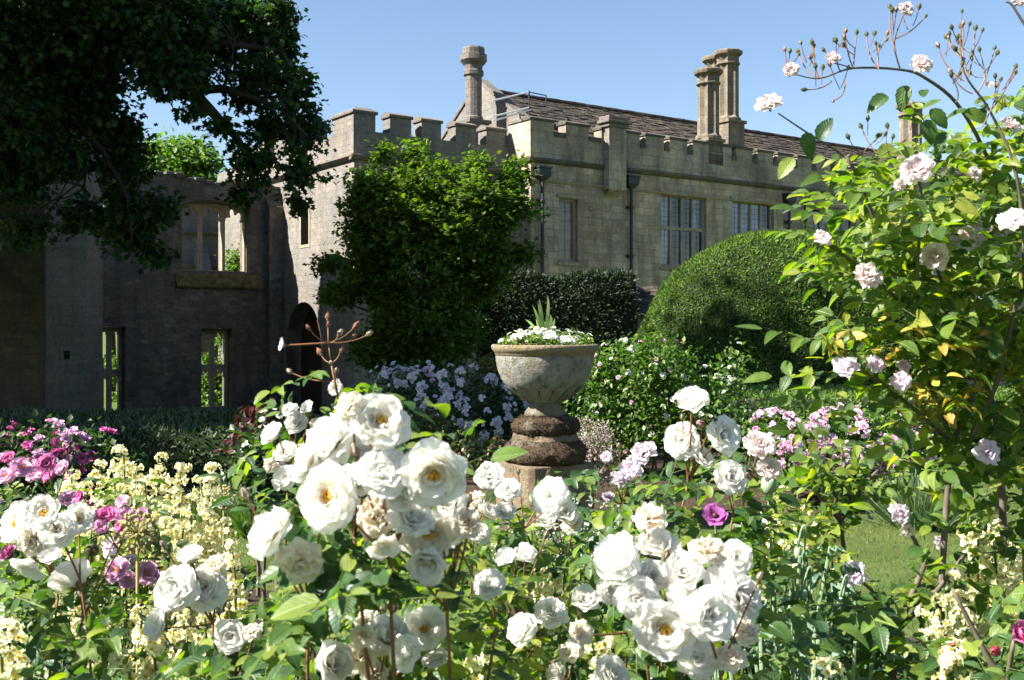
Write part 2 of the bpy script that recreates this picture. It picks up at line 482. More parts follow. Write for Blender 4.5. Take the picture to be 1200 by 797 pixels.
def chimney(parent, c, r, z0, z1, mat, kind="star", base=None, rot=0.3):
    """an old stone stack: moulded foot, shaft with hollow sides, corbelled cap"""
    m = MB()
    if base:
        bw, bz = base
        ring = [c + (U * sx + V * sy) * bw / 2 + ZV * bz for sx, sy in ((-1, -1), (1, -1), (1, 1), (-1, 1))]
        m.prism(ring, ZV * (z0 - bz))
        ring = [c + (U * sx + V * sy) * (bw / 2 + .07) + ZV * z0 for sx, sy in ((-1, -1), (1, -1), (1, 1), (-1, 1))]
        m.prism(ring, ZV * .12)
        z0 += .12
    H = z1 - z0
    k = 8
    def ringat(rr, z, star):
        pts = []
        for i in range(k * 2):
            a = rot + math.pi * i / k
            q = rr * (1.0 if i % 2 == 0 else (0.76 if star else 0.955))
            pts.append(c + Vector((q * math.cos(a), q * math.sin(a), z)))
        return pts
    prof = [(r * 1.22, 0, 0), (r * 1.22, .10, 0), (r * 1.02, .2, 1), (r, .24, 1), (r, H - .62, 1), (r * 1.14, H - .58, 0), (r * 1.14, H - .52, 0),
            (r * 1.02, H - .48, 1), (r * 1.04, H - .26, 1), (r * 1.3, H - .18, 0), (r * 1.36, H - .1, 0), (r * 1.36, H - .04, 0), (r * 1.2, H, 0), (r * .7, H, 0), (r * .7, H - .25, 0)]
    if kind == "heavy":
        prof = [(r * 1.15, 0, 0), (r * 1.15, .12, 0), (r, .16, 0), (r, H - 1.05, 0), (r * 1.22, H - 1.0, 0), (r * 1.22, H - .86, 0), (r * 1.06, H - .82, 0), (r * 1.1, H - .66, 0), (r * 1.62, H - .48, 0),
                (r * 1.62, H - .28, 0), (r * 1.35, H - .25, 0), (r * 1.35, H - .06, 0), (r * 1.2, H, 0), (r * .7, H, 0), (r * .7, H - .2, 0)]
    vs = []
    for rr, z, s in prof: vs += ringat(rr, z0 + z, s)
    n = 2 * k; L = len(prof)
    m.add(vs, [(i * n + q, i * n + (q + 1) % n, (i + 1) * n + (q + 1) % n, (i + 1) * n + q) for i in range(L - 1) for q in range(n)] + [tuple((L - 1) * n + q for q in range(n))])
    return m.build("chimney", mat, parent, uv=True)

# ---- the long wing
C = Vector((0.634, 36.0, 0))
wing = thing("castle_wing", "long honey stone castle wing with mullioned windows, battlements and tall clustered chimneys", "castle wing", C)
ZM, ZC, ZCOR, ZSTR = 8.82, 8.31, 7.27, 6.62
WL = 33.0
tw = lambda px: on_line(C, U, px)
def yw(t): return (C + U * t).y
wins = []
def wspec(px0, px1, y0, y1, ymid, lights, ytr, panes):
    t0, t1 = tw(px0), tw(px1)
    Y = yw((t0 + t1) / 2)
    wins.append((t0, t1, zat(y1, Y), zat(y0, Y), lights, [zat(y, Y) for y in ytr], panes))
G, GB, GR = M['glass'], M['glass_blue'], M['glass_brown']
wspec(655, 677, 233, 307, 0, 1, [], [GR])
wspec(775, 828, 229, 313, 0, 4, [268], [GB, GB, G, G, G, G, G, GB])
wspec(858, 907, 236, 318, 0, 4, [276], [G, GB, G, GB, G, GB, G, G])
wspec(951, 1003, 244, 322, 0, 4, [282], [G, G, G, G, G, GB, G, G])
wspec(1062, 1108, 253, 326, 0, 4, [290], [G, GB, G, G])
wm = MB()
wall_poly(wm, C, U, NF, [(0, ZB), (WL, ZB), (WL, ZCOR), (0, ZCOR)], [rect(a, b, c, d) for a, b, c, d, *_ in wins], 0.7)
wm.box(C + V * .705 + ZV * ZB, V * 7.6, U * .7, ZV * (ZCOR - ZB))                                        # left return
wm.build("wall", M['ashlar'], wing, uv=True)
for a, b, c, d, li, tr, pn in wins: mull_window(wing, C, U, NF, a, b, c, d, li, tr, pn)
# backing inside, so no opening shows the sky
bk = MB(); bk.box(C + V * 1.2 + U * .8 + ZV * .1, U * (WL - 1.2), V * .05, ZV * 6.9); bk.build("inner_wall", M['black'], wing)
# quoins at the corner: a thin strip of bigger dressed blocks standing proud
q = MB(); z = ZB; i = 0
while z < ZSTR - .1:
    h = .3; a = .52 if i % 2 else .3
    q.box(C + NF * .012 - U * .012 + ZV * (z + .006), U * a, V * .2, ZV * (h - .012))
    q.box(C + NF * .006 - U * .018 + ZV * (z + .006) + V * .2, V * (.6 - a), U * .1, ZV * (h - .012))
    z += h; i += 1
q.build("quoins", M['ashlar'], wing, uv=True, bevel=.008)
# cornice, string course and parapet
def cornice(P, dr, nrm, t0, t1, z, h, proj, name="cornice", mat=None, parent=None):
    m = MB()
    prof = [(0.04, 0), (-proj * .5, h * .15), (-proj, h * .55), (-proj, h * .8), (-proj * .25, h), (0.04, h)]
    ring = [P + dr * t0 - nrm * o + ZV * (z + zz) for o, zz in prof]
    m.prism(ring, dr * (t1 - t0))
    return m.build(name, mat or M['coping'], parent, uv=True)
cornice(C, U, NF, -.14, WL, ZCOR - .06, .2, .16, parent=wing)
cornice(C, V, NL, -.12, 1.6, ZCOR - .058, .196, .16, parent=wing)
cornice(C, U, NF, -.06, WL, ZSTR - .06, .12, .07, "string_course", M['dressed'], wing)
pm = MB()
pm.box(C + NF * .05 - U * .05 + ZV * (ZCOR + .14), U * (WL + .05), V * .42, ZV * (ZC - ZCOR - .14))
pm.box(C + V * .372 - U * .05 + ZV * (ZCOR + .14), V * 7.5, U * .42, ZV * (ZC - ZCOR - .14))
pm.build("parapet", M['parapet'], wing, uv=True)
PP = C + NF * .05
gaps = [(tw(648), tw(662)), (tw(689), tw(704))]
gap_c = [5.03 + 1.2 * k for k in range(23)]
gaps += [(g - .14, g + .14) for k, g in enumerate(gap_c) if k not in (3,)]
edges = [-.05] + [x for g in gaps for x in g] + [WL]
for i in range(0, len(edges) - 1, 2):
    body, cap = MB(), MB()
    merlon(body, PP, U, NF, edges[i], edges[i + 1], ZC + .003, ZM, .42, .17, cap, .045)
    o = body.build("merlon", M['parapet'], wing, uv=True)
    cap.build("coping", M['coping'], o, uv=True)
for a, b in gaps:      # weathered sloping sills in the gaps
    sl = MB()
    prof = [(-.05, ZC - .13), (-.05, ZC + .02), (.2, ZC + .075), (.4, ZC + .02), (.4, ZC - .13)]
    sl.prism([PP + U * (a + .01) + V * o + ZV * z for o, z in prof], U * (b - a - .02))
    sl.build("embrasure_sill", M['coping'], wing, uv=True)
# parapet return towards the tower
rb, rc = MB(), MB()
merlon(rb, C - U * .05 + V * .38, V, NL, 0, .85, ZC + .003, ZM - .004, .42, .166, rc, .045)
o = rb.build("merlon", M['parapet'], wing, uv=True); rc.build("coping", M['greycope'], o, uv=True)
# the pier that breaks the parapet
t0, t1 = tw(706), tw(726)
pr = MB(); zp0, zp1 = zat(223, yw(t0)), zat(150, yw(t0))
pr.box(PP + U * t0 + NF * .32 + ZV * zp0, U * (t1 - t0), V * .34, ZV * (zp1 - zp0))
pr.prism([PP + U * (t0 + .08) + NF * o + ZV * z for o, z in ((0, zp0 - .2), (.3, zp0), (0, zp0))], U * (t1 - t0 - .16))
o = pr.build("pier", M['parapet'], wing, uv=True, bevel=.012)
pc = MB()
for e, za, zb in ((.07, zp1 + .002, zp1 + .14), (.15, zp1 + .14, zp1 + .24), (.05, zp1 + .24, zp1 + .40)):
    pc.box(PP + U * (t0 - e) + NF * (.32 + e) + ZV * za, U * (t1 - t0 + 2 * e), V * (.5 + e), ZV * (zb - za - .002))
pc.build("pier_cap", M['greycope'], o, uv=True, bevel=.02)
for px, yt, yb, w, hop in ((633, 198, 330, .12, True), (737, 208, 330, .12, True), (922, 229, 300, .12, True), (941, 226, 300, .1, False)):
    t = tw(px); hopper_pipe(wing, C + U * t, zat(yt, yw(t)), max(0.05, zat(yb + 40, yw(t))), w, hop)
# roof of stone slates, laid row over row
rdg = C + V * 4.2
ez, rz = 7.95, 10.5
def slate_roof(parent, P, dr, inn, t0, t1, z0, z1, depth, rows, per):
    m = MB()
    for r in range(rows):
        a, b = r / rows, (r + 1.25) / rows
        t = t0 - RNG.uniform(0, per)
        while t < t1:
            w = per * RNG.uniform(.7, 1.35)
            lift = RNG.uniform(.02, .06); lo = RNG.uniform(-.02, .02)
            q0 = P + dr * max(t, t0) + inn * (depth * (a + lo)) + ZV * (z0 + (z1 - z0) * (a + lo) + lift)
            q1 = P + dr * min(t + w * .97, t1 + .05) + inn * (depth * (a + lo)) + ZV * (z0 + (z1 - z0) * (a + lo) + lift * RNG.uniform(.8, 1.2))
            up = inn * (depth * (b - a)) + ZV * ((z1 - z0) * (b - a) - lift * .8)
            dn = -ZV * .05
            m.add([q0, q1, q1 + up, q0 + up, q0 + dn, q1 + dn], [(0, 1, 2, 3), (4, 5, 1, 0)])
            t += w
    m.add([P + dr * t0 + ZV * z0, P + dr * t1 + ZV * z0, P + dr * t1 + inn * depth + ZV * z1, P + dr * t0 + inn * depth + ZV * z1], [(0, 1, 2, 3)])
    m.add([P + dr * t0 + inn * 2 * depth + ZV * z0, P + dr * t1 + inn * 2 * depth + ZV * z0, P + dr * t1 + inn * depth + ZV * (z1 + .002), P + dr * t0 + inn * depth + ZV * (z1 + .002)], [(3, 2, 1, 0)])
    return m.build("roof", M['slate'], parent, uv=True)
roof = slate_roof(wing, C + V * .45, U, V, 1.0, WL, ez, rz, 3.75, 17, .34)
rt = MB(); t = 1.0
while t < WL:
    rt.tube([rdg + U * t + ZV * (rz + .03), rdg + U * (t + .42) + ZV * (rz + .03 + RNG.uniform(-.015, .015))], .1, 8); t += .43
rt.build("ridge_tiles", M['slate'], roof, uv=True)
gb = MB()
ring = [C + U * .72 + V * .42 + ZV * ZC, C + U * .72 + V * .42 + ZV * (ez + .3), rdg + U * .72 + ZV * (rz + .3), C + U * .72 + V * 7.98 + ZV * (ez + .3), C + U * .72 + V * 7.98 + ZV * ZC]
gb.prism(ring, U * .32)
gb.build("gable", M['rubble'], wing, uv=True)
gc = MB()
for s in (0, 1):
    a = C + U * .66 + V * (.3 if not s else 8.1) + ZV * (ez + .22); b = rdg + U * .66 + ZV * (rz + .3)
    gc.add([a, a + U * .44, b + U * .44, b, a + ZV * .13, a + U * .44 + ZV * .13, b + U * .44 + ZV * .13, b + ZV * .13], [(0, 1, 2, 3), (4, 5, 6, 7), (0, 4, 7, 3), (1, 5, 6, 2), (0, 1, 5, 4)])
gc.build("gable_coping", M['greycope'], wing, uv=True)
# chimneys
def cpos(px, back):
    Pb = C + V * back; t = on_line(Pb, U, px); return Pb + U * t
c = cpos(830, .35); chimney(wing, c, .42, ZM - .02, zat(82, c.y), M['stack'], base=(.8, ZC - .4), rot=.55)
c = cpos(853, 1.7); chimney(wing, c, .44, zat(146, c.y), zat(60, c.y), M['stack'], base=(.95, zat(180, c.y)), rot=.55)
c = cpos(838, 2.5); chimney(wing, c, .42, zat(146, c.y), zat(67, c.y), M['stack'], base=(.8, zat(176, c.y)), rot=.55)
c = cpos(1067, 1.6); chimney(wing, c, .52, zat(190, c.y), zat(122, c.y), M['stack'], base=(1.0, zat(205, c.y)), rot=.55)

# scaffold hand rail on the roof above the corner
rail = thing("guard_rail", "pale scaffold hand rail on the slates beside the gable", "guard rail", C + U * 1.6 + V * 1.1 + ZV * 8.6)
rp = MB()
A0, A1 = at(577, 118, 36.9), at(620, 108, 38.0)
for dz in (0, -.55): rp.tube([A0 + ZV * dz, A1 + ZV * dz], .03, 6)
rp.tube([at(577, 142, 36.9), at(621, 129, 38.0)], .03, 6)
rp.build("rails", M['steel'], rail)
r2 = MB(); r2.tube([A1 - ZV * 1.1, A1 + ZV * .06], .03, 6); r2.tube([A1, at(640, 112, 40.4)], .024, 6); r2.tube([at(640, 112, 40.4), at(640, 124, 40.4)], .024, 6); r2.build("posts", M['iron'], rail)

# ---- the battlemented tower left of the wing
T1 = C + V * 1.2
tl = on_line(T1, -U, 415)
TC = T1 - U * tl
tower = thing("castle_tower", "square rubble stone tower with pitched merlons and pointed doorway", "tower", TC)
TM, TCR, TCO = zat(127, TC.y), zat(152, TC.y), zat(186, TC.y)
TLEN = tl + .1
ts = lambda px: on_line(TC, V, px)
def pointed(t0, t1, z0, zs, z1, n=9):
    """outline of a pointed arch"""
    pts = [(t0, z0), (t1, z0)]
    w = (t1 - t0) / 2; h = z1 - zs; c = (t0 + t1) / 2
    for i in range(n + 1):
        a = math.pi / 2 * i / n
        pts.append((c + w * (1 - (i / n) ** 1.6), zs + h * math.sin(a) ** .9))
    for i in range(n - 1, -1, -1):
        a = math.pi / 2 * i / n
        pts.append((c - w * (1 - (i / n) ** 1.6), zs + h * math.sin(a) ** .9))
    return pts
tm = MB()
d0, d1 = ts(378), ts(336)
Yd = (TC + V * ((d0 + d1) / 2)).y
door_hole = pointed(d0, d1, -1.25, zat(405, Yd), zat(354, Yd))
s0, s1 = ts(362), ts(353)
Ys = (TC + V * s0).y
slit_hole = pointed(s0, s1, zat(286, Ys), zat(252, Ys), zat(239, Ys))
SL = 12.0
wall_poly(tm, TC, V, NL, [(0, ZB), (SL, ZB), (SL, TCO), (0, TCO)], [door_hole, slit_hole], .8)
tm.box(TC + U * .803 + ZV * ZB, U * (TLEN - .81), V * .7, ZV * (TCO - ZB))
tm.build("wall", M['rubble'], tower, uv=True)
dm = MB(); wall_poly(dm, TC + U * .55, V, NL, [(t, z) for t, z in door_hole], [], .08); dm.build("door", M['door_wood'], tower)
sw = MB()
big = pointed(s0 - .1, s1 + .1, zat(286, Ys) - .1, zat(252, Ys), zat(239, Ys) + .12)
wall_poly(sw, TC + NL * .02, V, NL, big, [slit_hole], .3)
wn_ = sw.build("window", M['dressed'], tower, uv=True)
g = MB(); wall_poly(g, TC + U * .3, V, NL, slit_hole, [], .02); g.build("pane", M['glass'], wn_)
dj = MB()
bigd = pointed(d0 - .22, d1 + .22, -1.25, zat(405, Yd), zat(354, Yd) + .25)
wall_poly(dj, TC + NL * .03, V, NL, bigd, [door_hole], .4); dj.build("door_arch", M['rubble'], tower, uv=True)
cornice(TC, U, NF, -.16, TLEN, TCO - .05, .22, .18, parent=tower, mat=M['greycope'])
cornice(TC, V, NL, -.14, SL, TCO - .048, .216, .18, parent=tower, mat=M['greycope'])
tp = MB()
tp.box(TC + NF * .05 - U * .05 + ZV * (TCO + .17), U * (TLEN + .0), V * .5, ZV * (TCR - TCO - .17))
tp.box(TC + V * .453 - U * .05 + ZV * (TCO + .17), V * (SL - .5), U * .5, ZV * (TCR - TCO - .17))
tp.build("parapet", M['rubble'], tower, uv=True)
TP = TC + NF * .05 - U * .05
tf = lambda px: on_line(TP, U, px)
def add_merlon(P, dr, nrm, a, b, zt, thick=.5, cap=.2):
    body, cp = MB(), MB()
    merlon(body, P, dr, nrm, a, b, TCR + .003, zt, thick, cap, cp, .05)
    o = body.build("merlon", M['rubble'], tower, uv=True); cp.build("coping", M['greycope'], o, uv=True)
ZT = TM + .06
for a, b in ((457, 482), (494, 517), (534, 557), (570, 592)): add_merlon(TP, U, NF, tf(a), tf(b), ZT)
# corner merlon: an L of two arms
cb, cc = MB(), MB()
a = tf(440)
bz = ts(390)
cb.box(TP + ZV * (TCR + .003), U * a, V * bz, ZV * (ZT - .2 - TCR))
ring = [TP + U * x + V * y + ZV * (ZT - .197) for x, y in ((-.06, -.06), (a + .06, -.06), (a + .06, bz + .06), (-.06, bz + .06))]
r2_ = [TP + U * x + V * y + ZV * (ZT + .03) for x, y in ((.2, .2), (a - .1, .2), (a - .1, bz - .1), (.2, bz - .1))]
mid = [p + ZV * .09 for p in ring]
cc.add(ring + mid + r2_, [(3, 2, 1, 0), (8, 9, 10, 11)] + [(i + k, i + (k + 1) % 4, i + (k + 1) % 4 + 4, i + k + 4) for i in (0, 4) for k in range(4)])
o = cb.build("merlon", M['rubble'], tower, uv=True); cc.build("coping", M['greycope'], o, uv=True)
for a, b in ((2.9, 4.1), (5.0, 6.2), (7.1, 8.3), (9.2, 10.4)): add_merlon(TP, V, NL, a, b, ZT)
# flat roof behind, and the lone dark chimney
fr_ = MB(); fr_.box(TC + U * .5 + V * .5 + ZV * (TCO - .4), U * (TLEN + .2), V * (SL - 1), ZV * .3); fr_.build("flat_roof", M['slate'], tower, uv=True)
c = at(555, 145, 38.4); c.z = 0
chimney(tower, c, .31, zat(146, 38.4), zat(56, 38.4), M['greycope'], "heavy", base=(.8, zat(200, 38.4)), rot=.45)

# ---- ruined hall wall, joined to the tower
J = TC + V * ts(328)
ruin = thing("ruined_wall", "roofless ruined hall wall with empty traceried window openings", "ruined wall", J)
RD = -U
tj = lambda px: on_line(J, RD, px)
RT = 9.0
def yj(t): return (J + RD * t).y
ztop = lambda t: 6.62 + .07 * math.sin(t * 2.1) + .05 * math.sin(t * 5.3) + .03 * t
def opening(px0, px1, y0, y1):
    a, b = tj(px1), tj(px0); Y = yj((a + b) / 2)
    return a, b, zat(y1, Y), zat(y0, Y)
U1 = opening(213, 293, 237, 318); L1 = opening(236, 272, 385, 479); L2 = opening(118, 147, 383, 492); U0 = opening(96, 146, 225, 270)
def flat_arch(a, b, z0, z1, rise=.2, n=10):
    pts = [(a, z0), (b, z0)]
    for i in range(n + 1):
        x = i / n; pts.append((b + (a - b) * x, z1 - rise * abs(2 * x - 1) ** 2.4))
    return pts
rm = MB()
outer = [(0, ZB), (RT, ZB)] + [(RT - i * RT / 30, ztop(RT - i * RT / 30)) for i in range(31)]
holes = [flat_arch(*U1), rect(*L1), rect(*L2), rect(*U0)]
wall_poly(rm, J, RD, NF, outer, holes, .95)
rm.build("wall", M['ruin'], ruin, uv=True)
cp = MB()
for i in range(26):
    t = i * RT / 26; w = RT / 26 * RNG.uniform(.8, 1.0); h = RNG.uniform(.1, .22)
    cp.box(J + RD * t + NF * (.06 + RNG.uniform(-.04, .03)) + ZV * (ztop(t) - .08), RD * w, V * 1.05, ZV * h)
cp.build("ragged_coping", M['ruin'], ruin, uv=True, bevel=.03)
def cusp_light(a, b, z0, z1, n=30):
    """a lancet light with a cusped head"""
    c = (a + b) / 2; w = (b - a) / 2; zs = z1 - w * 1.45
    pts = [(a, z0), (b, z0)]
    for i in range(n + 1):
        th = math.pi * i / n
        r = 1 - .30 * abs(math.sin(2.5 * th)) * (1 if 0 < i < n else 0)
        r = .52 + .48 * abs(math.cos(2.5 * th)) if 0 < i < n else 1
        pts.append((c + w * math.cos(th) * r, zs + w * 1.45 * math.sin(th) * r))
    return pts
def tracery(op, n, ztr, arch, frame=.1, mull=.14, deep=.42, thick=.2, headdrop=0.0, name="window_tracery"):
    a, b, z0, z1 = op
    m = MB(); hs = []
    cw = (b - a - 2 * frame - mull * (n - 1)) / n
    zz = [z0] + ztr + [z1]
    for i in range(n):
        x = a + frame + i * (cw + mull)
        for j in range(len(zz) - 1):
            c = zz[j] + (.05 if j == 0 else .08); d = zz[j + 1] - (.08 if j < len(zz) - 2 else .1 + headdrop)
            hs.append(cusp_light(x, x + cw, c, d))
    out_ = flat_arch(a + .002, b - .002, z0 + .002, z1 - .002) if arch else rect(a + .002, b - .002, z0 + .002, z1 - .002)
    wall_poly(m, J + V * deep, RD, NF, out_, hs, thick)
    return m.build(name, M['dressed'], ruin, uv=True)
tracery(U1, 3, [], True, headdrop=.0, frame=.05, mull=.11)
tracery(L1, 2, [zat(430, yj(L1[0]))], False)
tracery(L2, 2, [zat(436, yj(L2[0]))], False)
hd = MB()
a, b, z0, z1 = U1          # hood mould and broad sloping sill
pa = [(a - .1 + (b - a + .2) * i / 12, z1 + .05 - .23 * abs(2 * i / 12 - 1) ** 2.4) for i in range(13)]
wall_poly(hd, J + NF * .07, RD, NF, pa + [(t, z + .16) for t, z in pa[::-1]], [], .1)
hd.build("hood_mould", M['ruin'], ruin, uv=True)
sm = MB()
prof = [(0, z0 - .62), (-.10, z0 - .58), (-.13, z0 - .52), (-.08, z0 - .42), (.0, z0 - .10), (.9, z0 - .003), (.9, z0 - .3), (.02, z0 - .32)]
sm.prism([J + RD * (a - .35) + V * o + ZV * z for o, z in prof], RD * (b - a + .55))
sm.build("sloping_sill", M['moss_sill'], ruin, uv=True)
bt = MB()              # shallow buttress in the angle
bt.box(J + NF * .35 - NL * .01 + ZV * ZB, RD * .55, V * .34, ZV * (5.9 - ZB))
bt.prism([J + V * o + ZV * z for o, z in ((-.35, 5.905), (0, 5.905), (0, 6.3))], RD * .55)
bt.build("buttress", M['ruin'], ruin, uv=True)

# ---- wall on the far side of the ruined court
K0 = J + V * 9.5 + U * 5.0
far = thing("courtyard_wall", "grey stone court wall with string courses seen through the empty windows", "wall", K0)
tk = lambda px: on_line(K0, RD, px)
fm = MB()
e = tk(172)
KH = lambda t: 7.1 + .1 * math.sin(t * 3)
o1 = (tk(272), tk(258)); 
wall_poly(fm, K0, RD, NF, [(0, ZB), (e, ZB), (e, 5.0), (e - .5, 5.2), (e - .6, 6.2), (e - 1.2, 7.0)] + [(e - 1.3 - i * (e - 1.3) / 12, KH(i)) for i in range(13)], [rect(e - 4.6, e - 3.9, 4.5, 5.4)], .7)
fm.build("wall", M['rubble'], far, uv=True)
cornice(K0, RD, NF, 0, e - 1.2, 5.62, .2, .18, "string_course", M['greycope'], far)
cornice(K0, RD, NF, 0, e - .2, 4.15, .22, .3, "string_course", M['greycope'], far)
db = MB()
db.prism([K0 + RD * (e - 2.6) + NF * o + ZV * z for o, z in ((0, ZB), (.8, ZB), (.8, 3.8), (.3, 4.6), (0, 5.2))], RD * .6)
db.build("buttress", M['rubble'], far, uv=True)

# ---- the octagonal turret beside the old tree
tcx = Vector((-13.99, 32.0, 0))
turret = thing("stone_turret", "tall plain grey octagonal turret with narrow slit windows beside the dark tree", "turret", tcx)
R8 = 1.6
def oct_(r, z): return [tcx + Vector((r * math.sin(math.radians(22.5 + 45 * k)), -r * math.cos(math.radians(22.5 + 45 * k)), z)) for k in range(8)]
t_ = MB()
t_.prism(oct_(R8 * 1.02, ZB), ZV * (.7 - ZB))
t_.prism(oct_(R8, .703), ZV * (zat(158, 30) - .703))
t_.prism(oct_(R8 * .97, zat(143, 30)), ZV * 3.2)
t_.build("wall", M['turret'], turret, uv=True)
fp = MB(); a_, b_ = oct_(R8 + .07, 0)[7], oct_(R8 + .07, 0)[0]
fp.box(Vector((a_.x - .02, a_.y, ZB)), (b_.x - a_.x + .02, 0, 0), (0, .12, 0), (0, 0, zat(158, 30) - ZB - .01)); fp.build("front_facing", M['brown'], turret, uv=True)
cm = MB(); z = zat(158, 30)
for r, a, b in ((1.03, 0.002, .1), (1.07, .1, .22), (1.02, .22, .355)): cm.prism(oct_(R8 * r, z + a), ZV * (b - a - .002))
cm.build("cornice", M['turret'], turret, uv=True)
def slit(px, y0, y1, va, vb, w=.09):
    A, B = oct_(R8 + .004, 0)[va], oct_(R8 + .004, 0)[vb]
    dr = (B - A).normalized(); nn = Vector((dr.y, -dr.x, 0))
    if nn.y > 0: nn = -nn
    t = on_line(A, dr, px); Y = (A + dr * t).y
    s = MB(); s.box(A + dr * (t - w) + ZV * zat(y1, Y), dr * 2 * w, nn * .004, ZV * (zat(y0, Y) - zat(y1, Y)))
    o = s.build("slit_window", M['black'], turret)
    f_ = MB(); hole = rect(t - w, t + w, zat(y1, Y), zat(y0, Y)); wall_poly(f_, A + nn * .02, dr, nn, rect(t - w - .1, t + w + .1, zat(y1, Y) - .1, zat(y0, Y) + .12), [hole], .018)
    f_.build("surround", M['turret'], o, uv=True)
slit(78, 411, 433, 0, 1)
slit(25, 233, 258, 7, 0)

# ---- a low stone-slated outbuilding between hedges
OB = at(752, 470, 27.0); OB.z = 0
ob = thing("garden_shed", "low shed of dark stone slates squeezed between the two tall hedges", "shed", OB)
oh = zat(349, 27)
om = MB(); om.box(OB + Vector((-.6, 0, ZB)), (2.0, 0, 0), (0, 2.2, 0), (0, 0, oh - .45 - ZB)); om.build("wall", M['ashlar'], ob, uv=True)
o_ = MB()
for r in range(7):
    x = -.75
    while x < 1.5:
        w = RNG.uniform(.16, .3); y = -.15 + r * .17; z = oh - .5 + r * .105
        o_.box(OB + Vector((x, y, z + RNG.uniform(0, .03))), (w * .95, 0, 0), (0, .3, .15), (0, -.01, .035)); x += w
o_.build("roof", M['slate'], ob, uv=True)
# ------------------------------------------------------------------ leaves
def T_ovate(rows=5, fold=.18, curl=.22, serr=0.0):
    """ovate leaflet, two halves folded on the midrib, tip drooping"""
    v = []; f = []
    for i in range(rows + 1):
        a = i / rows
        w = (math.sin(math.pi * min(1, a ** .8)) ** .75) * .5 if 0 < a < 1 else 0
        if serr and 0 < i < rows: w *= 1 + serr * (1 if i % 2 else -1)
        up = -curl * a * a
        if i in (0, rows): v.append((a, 0, up))
        else: v += [(a, -w, up + fold * w * 2 * .5), (a, 0, up), (a, w, up + fold * w * 2 * .5)]
    # rows: first a single vertex, then triples, then single
    f += [(0, 2, 1), (0, 3, 2)]
    for i in range(rows - 2):
        b = 1 + i * 3
        f += [(b, b + 1, b + 4, b + 3), (b + 1, b + 2, b + 5, b + 4)]
    b = 1 + (rows - 2) * 3; e = b + 3
    f += [(b, b + 1, e), (b + 1, b + 2, e)]
    return v, f
T = {
    'ovate': T_ovate(5), 'near': T_ovate(10, .2, .25, .045),
    'small': ([(0, 0, 0), (.5, -.5, .06), (.55, 0, -.05), (.5, .5, .06), (1, 0, -.12)], [(0, 2, 1), (0, 3, 2), (1, 2, 4), (2, 3, 4)]),
    'maple': ([(0, 0, 0), (.1, -.42, 0), (.42, -.24, .02), (.62, -.55, -.05), (.72, -.18, .02), (1, 0, -.1), (.72, .18, .02), (.62, .55, -.05), (.42, .24, .02), (.1, .42, 0), (.45, 0, .03)],
              [(10, 0, 1, 2), (10, 2, 3, 4), (10, 4, 5, 6), (10, 6, 7, 8), (10, 8, 9, 0)]),
    'needle': ([(0, -.5, 0), (0, .5, 0), (1, .18, .05), (1, -.18, .05)], [(0, 1, 2, 3)]),
    'blade': ([(0, -.5, 0), (0, .5, 0), (.5, .45, -.03), (.5, -.45, -.03), (.82, .3, -.1), (.82, -.3, -.1), (1, 0, -.2)], [(0, 1, 2, 3), (3, 2, 4, 5), (5, 4, 6)]),
}
def T_wavy():
    v = []; f = []; n = 22
    for i in range(n + 1):
        a = i / n
        w = .5 * math.sin(math.pi * min(1, (a * .93 + .07) ** .75)) ** .6 * (1 + .17 * math.sin(i * 2.2) + .06 * (1 if i % 2 else -1)) * (1 if i < n else .1)
        up = .18 * math.sin(a * 2.4) - .28 * a * a
        for s in (-1, -.5, 0, .5, 1):
            v.append((a + .05 * abs(s), s * w, up + .13 * s * s + .08 * math.sin(a * 19 + s * 5) * abs(s)))
    for i in range(n):
        for j in range(4): f.append((i * 5 + j, i * 5 + j + 1, i * 5 + j + 6, i * 5 + j + 5))
    return v, f
T['wavy'] = T_wavy()

def leaves(name, tmpl, pos, dr, nrm, L, W, mat, parent=None, smooth=False):
    if len(pos) == 0: return None
    tv, tf = T[tmpl]
    tv = np.array(tv, dtype=np.float64); N = len(pos)
    pos = np.asarray(pos, float); dr = unit(np.asarray(dr, float)); nrm = np.asarray(nrm, float)
    nrm = nrm - dr * np.sum(nrm * dr, 1, keepdims=True); nrm = unit(nrm + 1e-6)
    sd_ = np.cross(dr, nrm)
    L = np.broadcast_to(np.asarray(L, float), (N,)); W = np.broadcast_to(np.asarray(W, float), (N,))
    curl = RNG.uniform(.3, 1.8, N)
    P = (pos[:, None, :] + (L[:, None] * tv[None, :, 0])[..., None] * dr[:, None, :] + (W[:, None] * tv[None, :, 1])[..., None] * sd_[:, None, :]
         + ((L * curl)[:, None] * tv[None, :, 2])[..., None] * nrm[:, None, :])
    K = len(tv)
    flat = np.array([i for f in tf for i in f]); sizes = np.array([len(f) for f in tf])
    FF = (flat[None, :] + (np.arange(N) * K)[:, None]).ravel()
    me = raw_mesh(name, P.reshape(-1, 3), FF, np.tile(sizes, N))
    if tmpl == 'near':
        me.uv_layers.new(name="UVMap").data.foreach_set("uv", np.tile(tv[flat][:, :2].astype(np.float32), (N, 1)).ravel())
    return finish(bpy.data.objects.new(name, me), parent, mat, smooth)

def rnd_dir(n): return unit(RNG.normal(size=(n, 3)))

